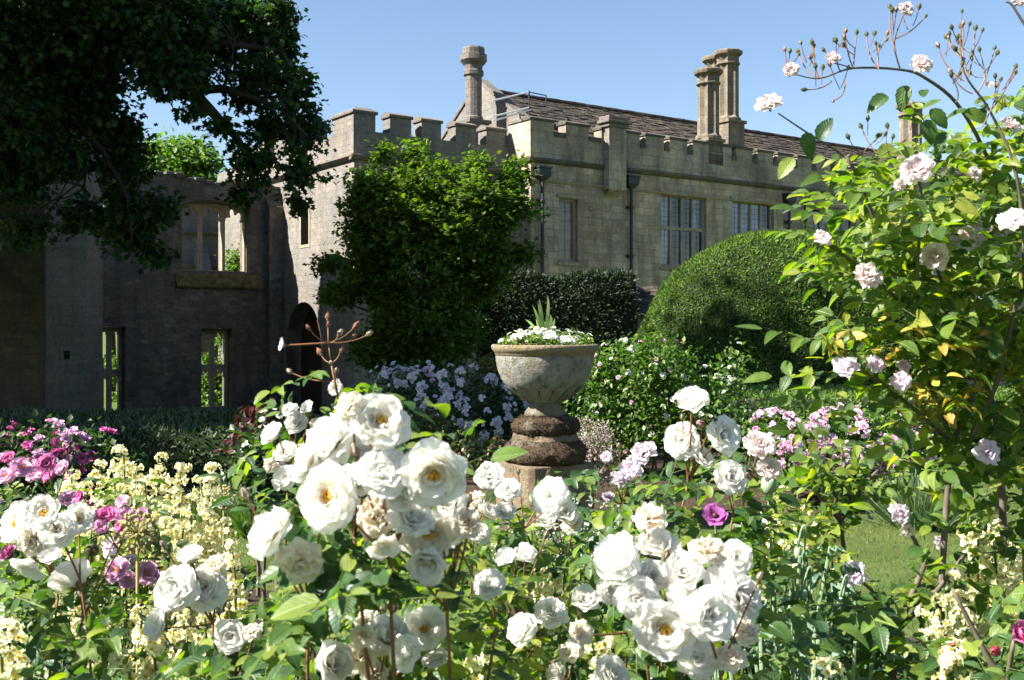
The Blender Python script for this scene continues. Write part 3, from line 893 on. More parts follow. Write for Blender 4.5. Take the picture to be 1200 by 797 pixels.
def clump_points(blobs, nclump, per, rc, shell=.75, yflat=1.0):
    """clump centres near the surfaces of ellipsoids (c, (rx, ry, rz), weight), leaves scattered round each centre"""
    w = np.array([b[2] if len(b) > 2 else b[1][0] * b[1][2] for b in blobs], float); w /= w.sum()
    idx = RNG.choice(len(blobs), nclump, p=w)
    c = np.array([list(b[0]) for b in blobs], float)[idx]; r = np.array([list(b[1]) for b in blobs], float)[idx]
    d = rnd_dir(nclump)
    rad = shell + (1 - shell) * RNG.uniform(-.9, 1.0, nclump)
    cc = c + d * r * rad[:, None]
    rcs = rc * RNG.uniform(.5, 1.4, nclump)
    pts = np.repeat(cc, per, 0) + RNG.normal(size=(nclump * per, 3)) * np.repeat(rcs, per)[:, None] * np.array([1, 1, yflat])
    out = unit(np.repeat(d, per, 0) + RNG.normal(size=(nclump * per, 3)) * .45)
    return pts, out, cc

def crown(name, blobs, nclump, per, rc, L, mat, parent, tmpl='small', shell=.75, wl=.75, droop=.25, zmin=None, flat=.7, upn=1.0):
    pts, out, cc = clump_points(blobs, nclump, per, rc, shell, flat)
    if zmin is not None:
        k = pts[:, 2] > zmin; pts, out = pts[k], out[k]
    n = len(pts)
    dr = unit(out * .6 + rnd_dir(n) * .9 + np.array([0, 0, -droop]))
    nr = unit(np.array([0, 0, upn]) + rnd_dir(n) * .75 + out * .3)
    l = L * RNG.uniform(.6, 1.3, n)
    return leaves(name, tmpl, pts, dr, nr, l, l * wl, mat, parent), cc

def shell_mesh(name, fn, nu, nv, mat, parent=None):
    mb = MB(); vs = [fn(i / nu, j / nv) for j in range(nv + 1) for i in range(nu + 1)]
    mb.add(vs, [(j * (nu + 1) + i, j * (nu + 1) + i + 1, (j + 1) * (nu + 1) + i + 1, (j + 1) * (nu + 1) + i) for j in range(nv) for i in range(nu)])
    return mb.build(name, mat, parent, smooth=True)

def surface_cards(name, o, n, L, W, mat, parent, tmpl='needle', stick=.35, upb=.3, jit=.03):
    """short shoots standing on a shell mesh"""
    me = o.data; me.calc_loop_triangles()
    V_ = np.array([list(v.co) for v in me.vertices]); Tt = np.array([list(t.vertices) for t in me.loop_triangles])
    a, b, c = V_[Tt[:, 0]], V_[Tt[:, 1]], V_[Tt[:, 2]]
    cr = np.cross(b - a, c - a); ar = np.linalg.norm(cr, axis=1)
    k = RNG.choice(len(Tt), n, p=ar / ar.sum())
    r1, r2 = np.sqrt(RNG.random(n)), RNG.random(n)
    p = a[k] * (1 - r1)[:, None] + b[k] * (r1 * (1 - r2))[:, None] + c[k] * (r1 * r2)[:, None]
    nn = unit(cr[k])
    cen = V_.mean(0); flip = np.sum(nn * (p - cen), 1) < 0; nn[flip] *= -1
    p = p + nn * RNG.uniform(-jit, jit, n)[:, None]
    d = unit(nn * stick + rnd_dir(n) * .75 + np.array([0, 0, upb]))
    l = L * RNG.uniform(.6, 1.4, n)
    return leaves(name, tmpl, p, d, unit(nn + rnd_dir(n) * .5), l, W * l / L, mat, parent)

# foliage colours
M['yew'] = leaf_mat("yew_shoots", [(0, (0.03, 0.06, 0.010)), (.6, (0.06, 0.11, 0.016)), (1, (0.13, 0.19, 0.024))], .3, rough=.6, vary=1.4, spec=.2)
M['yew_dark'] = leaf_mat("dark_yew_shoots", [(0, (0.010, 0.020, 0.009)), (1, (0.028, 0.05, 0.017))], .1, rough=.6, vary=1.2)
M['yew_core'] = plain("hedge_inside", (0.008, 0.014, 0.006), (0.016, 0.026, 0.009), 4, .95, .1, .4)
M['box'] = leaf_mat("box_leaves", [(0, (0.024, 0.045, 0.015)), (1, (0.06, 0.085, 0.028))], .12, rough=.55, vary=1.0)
M['maple'] = leaf_mat("maple_leaves", [(0, (0.04, 0.075, 0.016)), (.6, (0.075, 0.135, 0.022)), (1, (0.14, 0.20, 0.035))], .42, (.42, .48, .08), rough=.6, spec=.2, vary=.9)
M['oldtree'] = leaf_mat("plane_leaves", [(0, (0.011, 0.029, 0.013)), (.7, (0.027, 0.056, 0.019)), (1, (0.065, 0.11, 0.026))], .36, (.3, .45, .08), rough=.5, spec=.22)
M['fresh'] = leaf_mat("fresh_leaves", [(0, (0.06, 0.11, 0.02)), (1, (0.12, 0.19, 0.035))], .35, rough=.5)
M['bark'] = plain("tree_bark", (0.022, 0.018, 0.014), (0.06, 0.05, 0.04), 7, .9, .2, 1.0, .04)

# ---- clipped yew mound
def superell(c, r, e, u, v, wob=.03, s=0):
    a = 2 * math.pi * u; b = math.pi / 2 * v
    sg = lambda x, p: math.copysign(abs(x) ** p, x)
    ca, sa, cb, sb = math.cos(a), math.sin(a), math.cos(b), math.sin(b)
    w = 1 + wob * (math.sin(3 * a + 5 * b + s) + .6 * math.sin(7 * a - 9 * b + s)) * cb
    return (c[0] + r[0] * sg(ca, e) * sg(cb, e) * w, c[1] + r[1] * sg(sa, e) * sg(cb, e) * w, c[2] + r[2] * sg(sb, e) * w)
def mound(name, label, c, r, e, n, L, W, leaf, cat="hedge", wob=.03, s=0, base="core"):
    th = thing(name, label, cat, c)
    o = shell_mesh("core", lambda u, v: superell(c, r, e, u, v, wob, s), 72, 26, M['yew_core'], th)
    surface_cards("foliage", o, n, L, W, leaf, th)
    surface_cards("stray_shoots", o, 420, L * 3.2, W * 1.1, leaf, th, 'needle', .8, .5, .0)
    return th
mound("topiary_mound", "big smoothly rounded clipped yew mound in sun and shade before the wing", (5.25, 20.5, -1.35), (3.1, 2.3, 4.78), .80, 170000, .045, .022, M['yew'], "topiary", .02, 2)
# ---- tall dark yew hedge
def hedge_box(name, label, P, dr, L_, dp, h, n, sz, w, leaf, cat="hedge", top=.08, hump=0.0, rnd=.12, fq=1.0):
    th = thing(name, label, cat, P)
    inn = Vector((-dr.y, dr.x, 0))
    prof = [(0, 0), (0, .3), (-.02, .65), (0, .88), (rnd, 1.0), (.5, 1.02), (1 - rnd, 1.0), (1, .86), (1, .4), (1, 0)]
    def fn(u, v):
        k = v * (len(prof) - 1); i = min(int(k), len(prof) - 2); t = k - i
        a = prof[i][0] * (1 - t) + prof[i + 1][0] * t; z = prof[i][1] * (1 - t) + prof[i + 1][1] * t
        hh = h + top * (math.sin(u * L_ * 1.1 * fq) + .6 * math.sin(u * L_ * 2.3 * fq + 1)) + hump * math.sin(math.pi * u)
        q = P + dr * (u * L_) + inn * (dp * a + .05 * math.sin(u * L_ * 2.7 + z * 3)); 
        return (q.x, q.y, P.z + z * hh)
    o = shell_mesh("core", fn, 80, 27, M['yew_core'], th)
    for s in (0, 1):
        m = MB(); ring = [fn(s, j / 27) for j in range(28)]; m.add(ring, [tuple(range(28))]); e = m.build("core_end", M['yew_core'], th)
    surface_cards("foliage", o, n, sz, w, leaf, th)
    return th
p0 = at(560, 470, 26.5); p0.z = -1.35
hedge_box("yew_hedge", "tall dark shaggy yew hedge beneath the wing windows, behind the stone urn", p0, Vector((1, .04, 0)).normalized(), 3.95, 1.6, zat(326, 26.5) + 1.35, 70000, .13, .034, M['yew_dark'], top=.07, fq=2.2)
# ---- low flat-topped hedges
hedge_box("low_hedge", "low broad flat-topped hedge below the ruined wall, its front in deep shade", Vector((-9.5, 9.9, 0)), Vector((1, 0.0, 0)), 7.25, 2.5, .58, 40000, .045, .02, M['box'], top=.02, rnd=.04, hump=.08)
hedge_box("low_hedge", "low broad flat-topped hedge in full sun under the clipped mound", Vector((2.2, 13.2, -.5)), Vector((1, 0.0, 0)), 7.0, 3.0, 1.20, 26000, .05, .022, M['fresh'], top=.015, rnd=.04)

# ------------------------------------------------------------------ trees
def limb_path(a, b, sag=.15, n=6, jit=.12):
    a, b = Vector(a), Vector(b); pts = []
    for i in range(n + 1):
        t = i / n
        p = a.lerp(b, t) + Vector((RNG.uniform(-jit, jit), RNG.uniform(-jit, jit), RNG.uniform(-jit, jit))) * (1 if 0 < i < n else 0) * (b - a).length * .3
        p.z += sag * math.sin(math.pi * t) * (b - a).length
        pts.append(p)
    return pts
def twigs(mb, cc, sources, k, r=.02):
    """thin branches from points on the limbs to clump centres"""
    S = np.array([list(s) for s in sources])
    for i in RNG.choice(len(cc), min(k, len(cc)), replace=False):
        p = cc[i]; d = np.linalg.norm(S - p, axis=1); j = np.argmin(d * RNG.uniform(.8, 1.4, len(S)))
        if d[j] > 3.2: continue
        mb.tube(limb_path(S[j], p, .05, 4, .15), [r * 1.6, r * 1.3, r, r * .7, r * .4], 5, False)

# maple before the tower
Yt = 24.0
def pxblob(px, py, rx, ry, d, dd=None, w=None):
    c = at(px, py, d); q = d / F
    r = (rx * q, (dd if dd else rx * q), ry * q)
    return (tuple(c), r) if w is None else (tuple(c), r, w)
mp = thing("maple_tree", "bushy sunlit green maple tree standing before the battlemented tower", "tree", (at(500, 400, Yt).x, Yt, -1.35))
bl = [pxblob(500, 310, 75, 85, Yt), pxblob(470, 250, 55, 50, Yt), pxblob(540, 255, 60, 52, Yt - .2), pxblob(430, 255, 30, 38, Yt), pxblob(500, 215, 42, 30, Yt), pxblob(580, 245, 28, 30, Yt),
      pxblob(435, 310, 32, 38, Yt - .3), pxblob(565, 310, 34, 42, Yt - .2), pxblob(500, 385, 66, 50, Yt - .4), pxblob(430, 215, 22, 18, Yt), pxblob(600, 205, 16, 20, Yt), pxblob(615, 245, 14, 10, Yt), pxblob(612, 300, 12, 14, Yt), pxblob(380, 310, 14, 8, Yt - .3), pxblob(400, 345, 22, 14, Yt - .4),
      pxblob(440, 410, 30, 25, Yt - .5), pxblob(447, 180, 8, 12, Yt), pxblob(490, 178, 10, 14, Yt), pxblob(560, 195, 14, 12, Yt)]
cr_, cc = crown("crown", bl, 2700, 24, .14, .108, M['maple'], mp, 'maple', .8, .95, .1, None, .5, 1.7)
tk_ = MB(); base = Vector((at(500, 400, Yt).x, Yt, -1.35)); top = at(500, 215, Yt)
tk_.tube(limb_path(base, top, 0, 8, .03), [.17, .15, .13, .11, .09, .07, .05, .035, .02], 9); tk_.build("trunk", M['bark'], mp, smooth=True)
src = []
for tgt in ((430, 250), (470, 200), (540, 200), (590, 240), (575, 320), (430, 320), (500, 300), (400, 345), (610, 240)):
    l_ = MB(); st = base.lerp(top, RNG.uniform(.2, .6)); pts = limb_path(st, at(tgt[0], tgt[1], Yt + RNG.uniform(-.8, .8)), .05)
    l_.tube(pts, [.07, .06, .05, .04, .03, .02, .012], 6); l_.build("limb", M['bark'], mp, smooth=True); src += pts
tw_ = MB(); twigs(tw_, cc, src, 260, .010); tw_.build("twigs", M['bark'], mp)

# the old tree that leans in over the turret
Yo = 18.5
old = thing("plane_tree", "huge old dark-leaved tree with drooping branches overhanging the ruined wall", "tree", (-11.2, Yo, -1.35))
rw = [(50, 30, 120, 95), (150, 20, 110, 62), (255, 25, 75, 50), (318, 40, 30, 50), (345, 105, 24, 38), (360, 150, 17, 34), (348, 195, 15, 22), (205, 88, 50, 26), (90, 110, 70, 46), (30, 130, 60, 55), (300, 85, 32, 16),
      (292, 112, 34, 13), (318, 150, 24, 20), (300, 190, 27, 22), (290, 226, 22, 13), (255, 148, 14, 5), (145, 205, 24, 36), (148, 262, 30, 36), (95, 250, 28, 18), (182, 245, 18, 20), (218, 126, 18, 6),
      (70, 185, 40, 22), (15, 200, 40, 40), (175, 300, 14, 14), (140, 160, 40, 30), (30, 270, 26, 18), (345, 235, 10, 10)]
bl = [pxblob(x, y, rx, ry, Yo + RNG.uniform(-1.2, 1.2), max(.5, rx * Yo / F * .8), rx * ry) for x, y, rx, ry in rw]
cr_, cc = crown("crown", bl, 2150, 24, .12, .12, M['oldtree'], old, 'maple', .6, .95, .5)
shade_masses = [((-15.5, 22, 10.8), (4, 4, 3.0)), ((-9.5, 22.0, 8.6), (2.6, 2.5, 1.0)), ((-15.5, 17, 8.5), (4, 3.5, 3.6)), ((-14.5, 9.5, 8.0), (4, 3.0, 3.0)), ((-15, 25, 6), (3, 2, 4)), ((-18.6, 29, 7), (2.6, 3, 5)), ((-13.4, 12.8, 14.6), (3.9, 2.5, 3.2)), ((-10, 11, 8.6), (2.6, 2.2, 1.9)), ((-10.2, 13.5, 10.5), (3.0, 2.5, 2.0))]
crown("crown", shade_masses, 4200, 20, .5, .36, M['oldtree'], old, 'maple', .6, .95, .5)  # unseen leaf masses, several added far from the trunk to cast shade
tr = MB(); tb = Vector((-11.2, Yo, -1.35))
tr.tube([tb, tb + Vector((.05, 0, 1)), tb + Vector((.1, .05, 3.2)), tb + Vector((.3, 0, 6)), tb + Vector((.4, .1, 9.5)), tb + Vector((.2, 0, 13))], [.95, .7, .6, .5, .34, .15], 14)
tr.build("trunk", M['bark'], old, smooth=True)
src = []
def limb(pxs, r0, r1, start=None):
    pts = ([tb + Vector((.3, 0, start + 1.35))] if start else []) + [at(x, y, d - 3.5) for x, y, d in pxs]
    n_ = len(pts); m = MB(); m.tube(pts, [r0 + (r1 - r0) * i / (n_ - 1) for i in range(n_)], 7); m.build("limb", M['bark'], old, smooth=True)
    for i in range(n_ - 1):
        for k in range(4): src.append(pts[i].lerp(pts[i + 1], k / 4))
limb([(60, -60, 22), (150, 20, 22), (197, 72, 22), (222, 106, 21.9), (245, 128, 21.8), (280, 165, 21.7), (300, 205, 21.6)], .26, .03, 7.2)
limb([(222, 106, 21.9), (262, 104, 21.8), (290, 112, 21.7), (330, 128, 21.6), (360, 160, 21.6)], .09, .02)
limb([(197, 72, 22), (260, 50, 22), (330, 60, 22.2), (352, 105, 22.2)], .1, .02)
limb([(-40, 60, 22.5), (60, 120, 22.2), (120, 175, 21.9), (150, 230, 21.6), (155, 285, 21.4)], .1, .012, 6.5)
limb([(60, 120, 22.2), (100, 190, 21.9), (98, 250, 21.6)], .05, .01)
limb([(150, 20, 22), (90, 60, 22.3), (40, 160, 22.2), (20, 220, 22)], .07, .012)
limb([(262, 104, 21.8), (272, 72, 21.8), (275, 40, 21.8)], .035, .012)
tw_ = MB(); twigs(tw_, cc, src, 420, .013); tw_.build("twigs", M['bark'], old)

def simple_tree(name, label, c, blobs, n, per, rc, L, mat, trunk_h, r, tmpl='small', cat="tree", group=None):
    th = thing(name, label, cat, c, group)
    crown("crown", blobs, n, per, rc, L, mat, th, tmpl)
    m = MB(); c = Vector(c); m.tube(limb_path(c, c + Vector((.1, 0, trunk_h)), 0, 5, .02), [r, r * .85, r * .75, r * .6, r * .45, r * .3], 8); m.build("trunk", M['bark'], th, smooth=True)
    return th
q = at(212, 190, 52)
simple_tree("broadleaf_tree", "round fresh green tree rising behind the top of the ruined wall", (q.x, 52, -1.35), [pxblob(212, 200, 40, 36, 52), pxblob(196, 185, 22, 18, 52), pxblob(228, 190, 20, 20, 52)], 420, 16, .38, .3, M['fresh'], 8, .25)
q = at(131, 250, 50)
simple_tree("broadleaf_tree", "pale green tree glimpsed through the gap beside the turret", (q.x, 50, -1.35), [pxblob(120, 240, 40, 60, 50), pxblob(128, 300, 30, 50, 50)], 380, 14, .4, .28, M['fresh'], 7, .2)
def shrub(name, label, c, blobs, n, per, rc, L, mat, cat="shrub", tmpl='small', group=None):
    th = thing(name, label, cat, c, group)
    crown("foliage", blobs, n, per, rc, L, mat, th, tmpl)
    m = MB(); c = Vector(c)
    for k in range(5):
        a = k * 1.3
        b = blobs[k % len(blobs)]
        m.tube(limb_path(c + Vector((.05 * math.cos(a), .05 * math.sin(a), 0)), Vector(b[0]) + Vector((math.cos(a) * b[1][0] * .5, math.sin(a) * b[1][1] * .5, b[1][2] * .2)), 0, 4, .08), [.022, .018, .014, .01, .006], 5)
    m.build("stems", M['bark'], th)
    return th
shrub("shrub", "bright leafy shrub inside the ruin seen through the upper traceried window", (at(278, 300, 41.5).x, 41.5, -1.35), [pxblob(278, 308, 14, 16, 41.5), pxblob(284, 330, 20, 30, 41.5)], 160, 12, .15, .16, M['fresh'])
shrub("shrub", "tall bright bush behind the lower traceried window of the ruin", (at(246, 450, 41.5).x, 41.5, -1.35), [pxblob(243, 442, 14, 25, 41.5), pxblob(262, 440, 12, 24, 41.5), pxblob(252, 470, 26, 22, 41.5), pxblob(266, 395, 8, 14, 41.0)], 420, 12, .15, .15, M['fresh'])
shrub("shrub", "sunny bush behind the half-hidden window next to the turret", (at(130, 440, 43).x, 43, -1.35), [pxblob(128, 432, 22, 14, 43), pxblob(134, 480, 18, 16, 43)], 200, 12, .15, .15, M['fresh'])
# ------------------------------------------------------------------ urn, pedestal and planting
def urn_mat(name, c1, c2, dark, moss, orange, mossz=None):
    m, n, l, b, out = new_mat(name)
    tc = n.new("ShaderNodeTexCoord").outputs["Object"]
    a = noise(n, l, 7, 7, .7, tc); c = ramp(n, l, a, [(.3, c1), (.68, c2)])
    c = mix(n, l, maprange(n, l, noise(n, l, 13, 7, .75, tc), .52, .66, 0, .85), c, dark)
    c = mix(n, l, maprange(n, l, noise(n, l, 5, 6, .7, tc, .6), .56, .63, 0, .9), c, moss)
    c = mix(n, l, maprange(n, l, noise(n, l, 21, 5, .7, tc), .62, .68, 0, .8), c, orange)
    l.new(c, b.inputs["Base Color"]); b.inputs["Roughness"].default_value = .95; b.inputs["Specular IOR Level"].default_value = .15
    h = mmath(n, l, 'ADD', noise(n, l, 26, 6, .75, tc), mmath(n, l, 'MULTIPLY', a, 1.2))
    bump(n, l, b, h, 1.0, .035)
    return m
M['urn'] = urn_mat("weathered_urn_stone", (0.20, 0.19, 0.165), (0.34, 0.325, 0.285), (0.075, 0.07, 0.06), (0.20, 0.18, 0.12), (0.33, 0.24, 0.10))
M['urn_foot'] = urn_mat("mossy_urn_foot", (0.13, 0.115, 0.08), (0.24, 0.22, 0.17), (0.06, 0.05, 0.035), (0.12, 0.10, 0.04), (0.28, 0.2, 0.08))
M['urn_rim'] = urn_mat("lichened_rim", (0.20, 0.17, 0.12), (0.33, 0.27, 0.17), (0.09, 0.08, 0.06), (0.30, 0.20, 0.07), (0.45, 0.27, 0.06))
M['moss'] = urn_mat("mossy_plinth", (0.04, 0.026, 0.019), (0.10, 0.068, 0.045), (0.018, 0.015, 0.012), (0.17, 0.145, 0.105), (0.20, 0.13, 0.05))
M['plinth'] = urn_mat("pedestal_stone", (0.16, 0.12, 0.08), (0.25, 0.195, 0.13), (0.07, 0.055, 0.04), (0.10, 0.08, 0.05), (0.22, 0.14, 0.06))
Yu = 8.5; s8 = Yu / F
UC = Vector(((638.5 - 600) * s8, Yu, 0))
zz = lambda py: zat(py, Yu)
ped = thing("pedestal", "squat mossy stone pedestal with a crumbling moulded top, under the urn", "pedestal", UC)
def sq(half, z, rot=.42, wob=0.0, ch=.12):
    r = random.Random(int(z * 1000))
    pts = []
    for k in range(4):
        for sgn in (-1, 1):
            a = math.pi / 2 * k + rot
            x, y = half, half * (1 - ch) * sgn
            pts.append(UC + Vector((x * math.cos(a) - y * math.sin(a) + r.uniform(-wob, wob), x * math.sin(a) + y * math.cos(a) + r.uniform(-wob, wob), z)))
    return pts
pb = MB()
hb = .30
levels = [(hb * 1.08, 0), (hb * 1.08, .1), (hb, .12), (hb, zz(556)), (hb, zz(541))]
vs = []
for h, z in levels: vs += sq(h, z, .5, .006)
pb.add(vs, [(i * 8 + k, i * 8 + (k + 1) % 8, (i + 1) * 8 + (k + 1) % 8, (i + 1) * 8 + k) for i in range(len(levels) - 1) for k in range(8)] + [tuple((len(levels) - 1) * 8 + k for k in range(8))])
pb.build("shaft", M['plinth'], ped, bevel=.012)
from mathutils import noise as mnoise
def worn_lathe(prof, n=44, wob=.02, amp=.014):
    P_ = []
    for (r0, z0), (r1, z1) in zip(prof, prof[1:]): P_ += [(r0 + (r1 - r0) * k / 4, z0 + (z1 - z0) * k / 4) for k in range(4)]
    P_.append(prof[-1])
    m = MB(); m.lathe(P_, UC, n * 2, wob)
    out = []
    for v in m.v:
        p = Vector(v); d = Vector((p.x - UC.x, p.y - UC.y, 0)).normalized()
        out.append(tuple(p + d * (mnoise.noise(p * 9) * amp + mnoise.noise(p * 24) * amp * .7 - max(0, mnoise.noise(p * 4.5) - .25) * .07) + Vector((0, 0, mnoise.noise(p * 13) * amp * .6))))
    m.v = out; return m
worn_lathe([(hb * .98, zz(541)), (hb * 1.1, zz(537)), (hb * 1.12, zz(528)), (hb * 1.0, zz(520)), (hb * .86, zz(514))], 44, .03).build("moulding", M['moss'], ped, smooth=True)
worn_lathe([(.255, zz(526)), (.262, zz(514)), (.245, zz(508)), (.2, zz(506))], 44, .02).build("block", M['plinth'], ped)
worn_lathe([(.2, zz(508)), (.255, zz(506)), (.275, zz(500)), (.262, zz(493)), (.2, zz(488)), (.12, zz(486))], 44, .025).build("moulding", M['moss'], ped, smooth=True)
urn = thing("stone_urn", "large round lichen-spotted stone urn on a pedestal, full of white flowers", "urn", UC + ZV * zz(487))
R = .405
ub = MB()
bowl = [(.128, zz(474)), (.145, zz(469)), (.18, zz(465)), (.232, zz(460.5)), (.30, zz(453)), (.345, zz(444)), (.376, zz(433)), (.39, zz(423)), (.394, zz(418)), (.392, zz(415.5))]
ub.lathe(bowl, UC, 64, .004); ub.build("bowl", M['urn'], urn, smooth=True)
rm_ = MB()
rm_.lathe([(.388, zz(416.5)), (.398, zz(416)), (.4, zz(413.5)), (.404, zz(413)), (.418, zz(410.5)), (.428, zz(408)), (.43, zz(404.8)), (.42, zz(403.6)), (.36, zz(404)), (.35, zz(412))], UC, 64, .006); rm_.build("rim", M['urn_rim'], urn, smooth=True)
so = MB(); so.lathe([(.36, zz(412)), (.35, zz(407.5)), (.2, zz(405.5)), (.02, zz(404.5))], UC, 24); so.build("soil", M['soil'], urn)
def moss_on(o, n, sz, mat, parent):
    surface_cards("moss", o, n, sz, sz * .5, mat, parent, 'needle', .5, .1, .004)
M['moss_tuft'] = leaf_mat("moss_tufts", [(0, (.03, .018, .010)), (.6, (.075, .045, .022)), (1, (.11, .085, .03))], .1, rough=.9)
for o in list(ped.children):
    if o.name.startswith("moulding"): moss_on(o, 2600, .014, M['moss_tuft'], ped)
ft = MB(); ft.lathe([(.15, zz(488)), (.165, zz(486)), (.16, zz(482)), (.135, zz(478)), (.128, zz(474)), (.14, zz(471))], UC, 40, .006); ft.build("foot", M['urn_foot'], urn, smooth=True)
# raised tongue leaves round the bowl's underside
lf = MB()
for k in range(16):
    a = 2 * math.pi * k / 16; ca, sa = math.cos(a), math.sin(a); et = Vector((-sa, ca, 0))
    pr_ = [(.145, 469.5, .018), (.185, 465, .034), (.236, 460.5, .046), (.282, 455.5, .046), (.312, 451, .02)]
    pts = []
    for r, y, w in pr_:
        c0 = UC + Vector((ca * (r + .006), sa * (r + .006), zz(y)))
        pts += [c0 - et * w, c0 + Vector((ca, sa, -.5)) * .01, c0 + et * w]
    lf.add(pts, [(i * 3 + j, i * 3 + j + 1, i * 3 + j + 4, i * 3 + j + 3) for i in range(4) for j in (0, 1)])
lf.build("tongue_moulding", M['urn'], urn, smooth=True)

# ------------------------------------------------------------------ flowers
def petal_flower(layers, seed, colour, up=0.0):
    """layers: (count, length, width, start angle, end angle, ruffle, cup, rows). Built round +Z, diameter about 1."""
    r = random.Random(seed); m = MB()
    for li, (n, L, W, a0, a1, ruf, cup, nv) in enumerate(layers):
        off = r.uniform(0, 6.28)
        for k in range(n):
            ph = off + 2 * math.pi * (k + r.uniform(-.22, .22)) / n
            er = Vector((math.cos(ph), math.sin(ph), 0)); et = Vector((-math.sin(ph), math.cos(ph), 0))
            l = L * r.uniform(.86, 1.12); b1 = a1 + r.uniform(-.22, .22); b0 = a0 + r.uniform(-.08, .08)
            tw = r.uniform(-.25, .25); p1, p2 = r.uniform(0, 6), r.uniform(0, 6)
            nu = 4 if nv > 3 else 2
            rows = []; Rr, Hh = 0.0, 0.0
            notch = r.uniform(.0, .12)
            for j in range(nv + 1):
                v = j / nv
                th = b0 + (b1 - b0) * v ** 1.3
                if j:
                    Rr += math.sin(th) * l / nv; Hh += math.cos(th) * l / nv
                w = W / 2 * (.3 + .7 * min(1, v / .55) ** .8) * (1 - .5 * max(0, (v - .72) / .28) ** 2)
                row = []
                for i in range(nu + 1):
                    u = -1 + 2 * i / nu
                    back = l * (.16 * u * u + notch * (1 - abs(u))) * v * v
                    nin = -math.cos(th) * er + math.sin(th) * Vector((0, 0, 1))
                    p = er * (Rr - math.sin(th) * back) + Vector((0, 0, Hh - math.cos(th) * back + li * .004)) + et * (u * w + tw * w * v * .4)
                    p += nin * (cup * w * u * u + ruf * l * v * v * (math.sin(3.1 * u + p1) * .6 + math.sin(6.3 * u + p2) * .4))
                    row.append(p)
                rows.append(row)
            base = len(m.v)
            for j, row in enumerate(rows):
                m.cur = colour(j / nv, li / max(1, len(layers) - 1), r)
                m.add(row, [])
            m.f += [(base + j * (nu + 1) + i, base + j * (nu + 1) + i + 1, base + (j + 1) * (nu + 1) + i + 1, base + (j + 1) * (nu + 1) + i) for j in range(nv) for i in range(nu)]
    # recentre a little so the flower sits on its base, scale to unit diameter
    R_ = max(math.hypot(v[0], v[1]) for v in m.v)
    m.v = [(x / (2 * R_), y / (2 * R_), z / (2 * R_)) for x, y, z in m.v]
    return m
def lerp3(a, b, t): t = max(0, min(1, t)); return tuple(x + (y - x) * t for x, y in zip(a, b))
def two(base, tip, p=1.0, var=.04):
    def f(v, layer, r):
        k = 1 + r.uniform(-var, var)
        return tuple(min(1, c * k) for c in lerp3(base, tip, v ** p))
    return f
M['petal'] = petal_mat("rose_petals", .5)
M['petal_soft'] = petal_mat("small_petals", .28, .7)
M['stamen'] = plain("golden_stamens", (0.62, 0.30, 0.03), (0.75, 0.46, 0.07), 60, .7, .2, 0)
M['sepal'] = leaf_mat("sepals", [(0, (0.08, 0.12, 0.035)), (1, (0.16, 0.10, 0.06))], .15)

BANK = {}
def mesh_of(m, name, mat, smooth=True, cols=True):
    o = m.build(name, mat, None, smooth, cols=cols)
    COL.objects.unlink(o); me = o.data; bpy.data.objects.remove(o); return me
WHITE, CREAM, YEL = (0.94, 0.93, 0.89), (0.93, 0.89, 0.78), (0.80, 0.62, 0.26)
full = [(7, 1.0, 1.0, .95, 1.85, .14, .28, 6), (7, .96, .92, .75, 1.45, .16, .32, 6), (7, .88, .80, .5, 1.1, .17, .36, 5), (6, .76, .68, .3, .75, .2, .42, 5), (5, .6, .54, .15, .42, .22, .46, 4)]
openf = [(7, 1.0, 1.02, 1.0, 1.7, .12, .26, 6), (7, .94, .92, .85, 1.4, .14, .30, 6), (6, .78, .76, .65, 1.1, .16, .36, 5), (5, .5, .46, .5, .85, .22, .42, 4)]
cup_ = [(6, 1.0, 1.05, .8, 1.3, .08, .42, 5), (6, .9, .9, .6, .95, .1, .45, 5), (5, .7, .75, .35, .55, .12, .5, 4), (4, .5, .5, .15, .25, .15, .5, 4)]
ragged = [(7, 1.0, .8, 1.1, 2.1, .24, .2, 5), (7, .9, .75, .8, 1.5, .26, .25, 5), (7, .75, .6, .5, 1.0, .28, .3, 4), (6, .6, .5, .25, .5, .3, .35, 4)]
for i in range(4):
    BANK['full', i] = mesh_of(petal_flower(full, 10 + i, two(CREAM, WHITE, .5)), "rose_bloom", M['petal'])
    BANK['open', i] = mesh_of(petal_flower(openf, 30 + i, two(YEL, WHITE, .3)), "rose_bloom", M['petal'])
    BANK['cup', i] = mesh_of(petal_flower(cup_, 50 + i, two(CREAM, WHITE, .5)), "rose_bloom", M['petal'])
    BANK['faded', i] = mesh_of(petal_flower(ragged, 70 + i, two((.82, .66, .42), (.91, .86, .75), .6, .07)), "rose_bloom", M['petal'])
PALE = (0.80, 0.70, 0.70)
pomp = [(8, 1.0, .82, .9, 1.75, .14, .3, 5), (8, .96, .76, .75, 1.45, .16, .32, 5), (8, .88, .66, .55, 1.1, .18, .35, 5), (7, .76, .56, .35, .75, .2, .4, 4), (6, .62, .46, .15, .4, .22, .4, 4)]
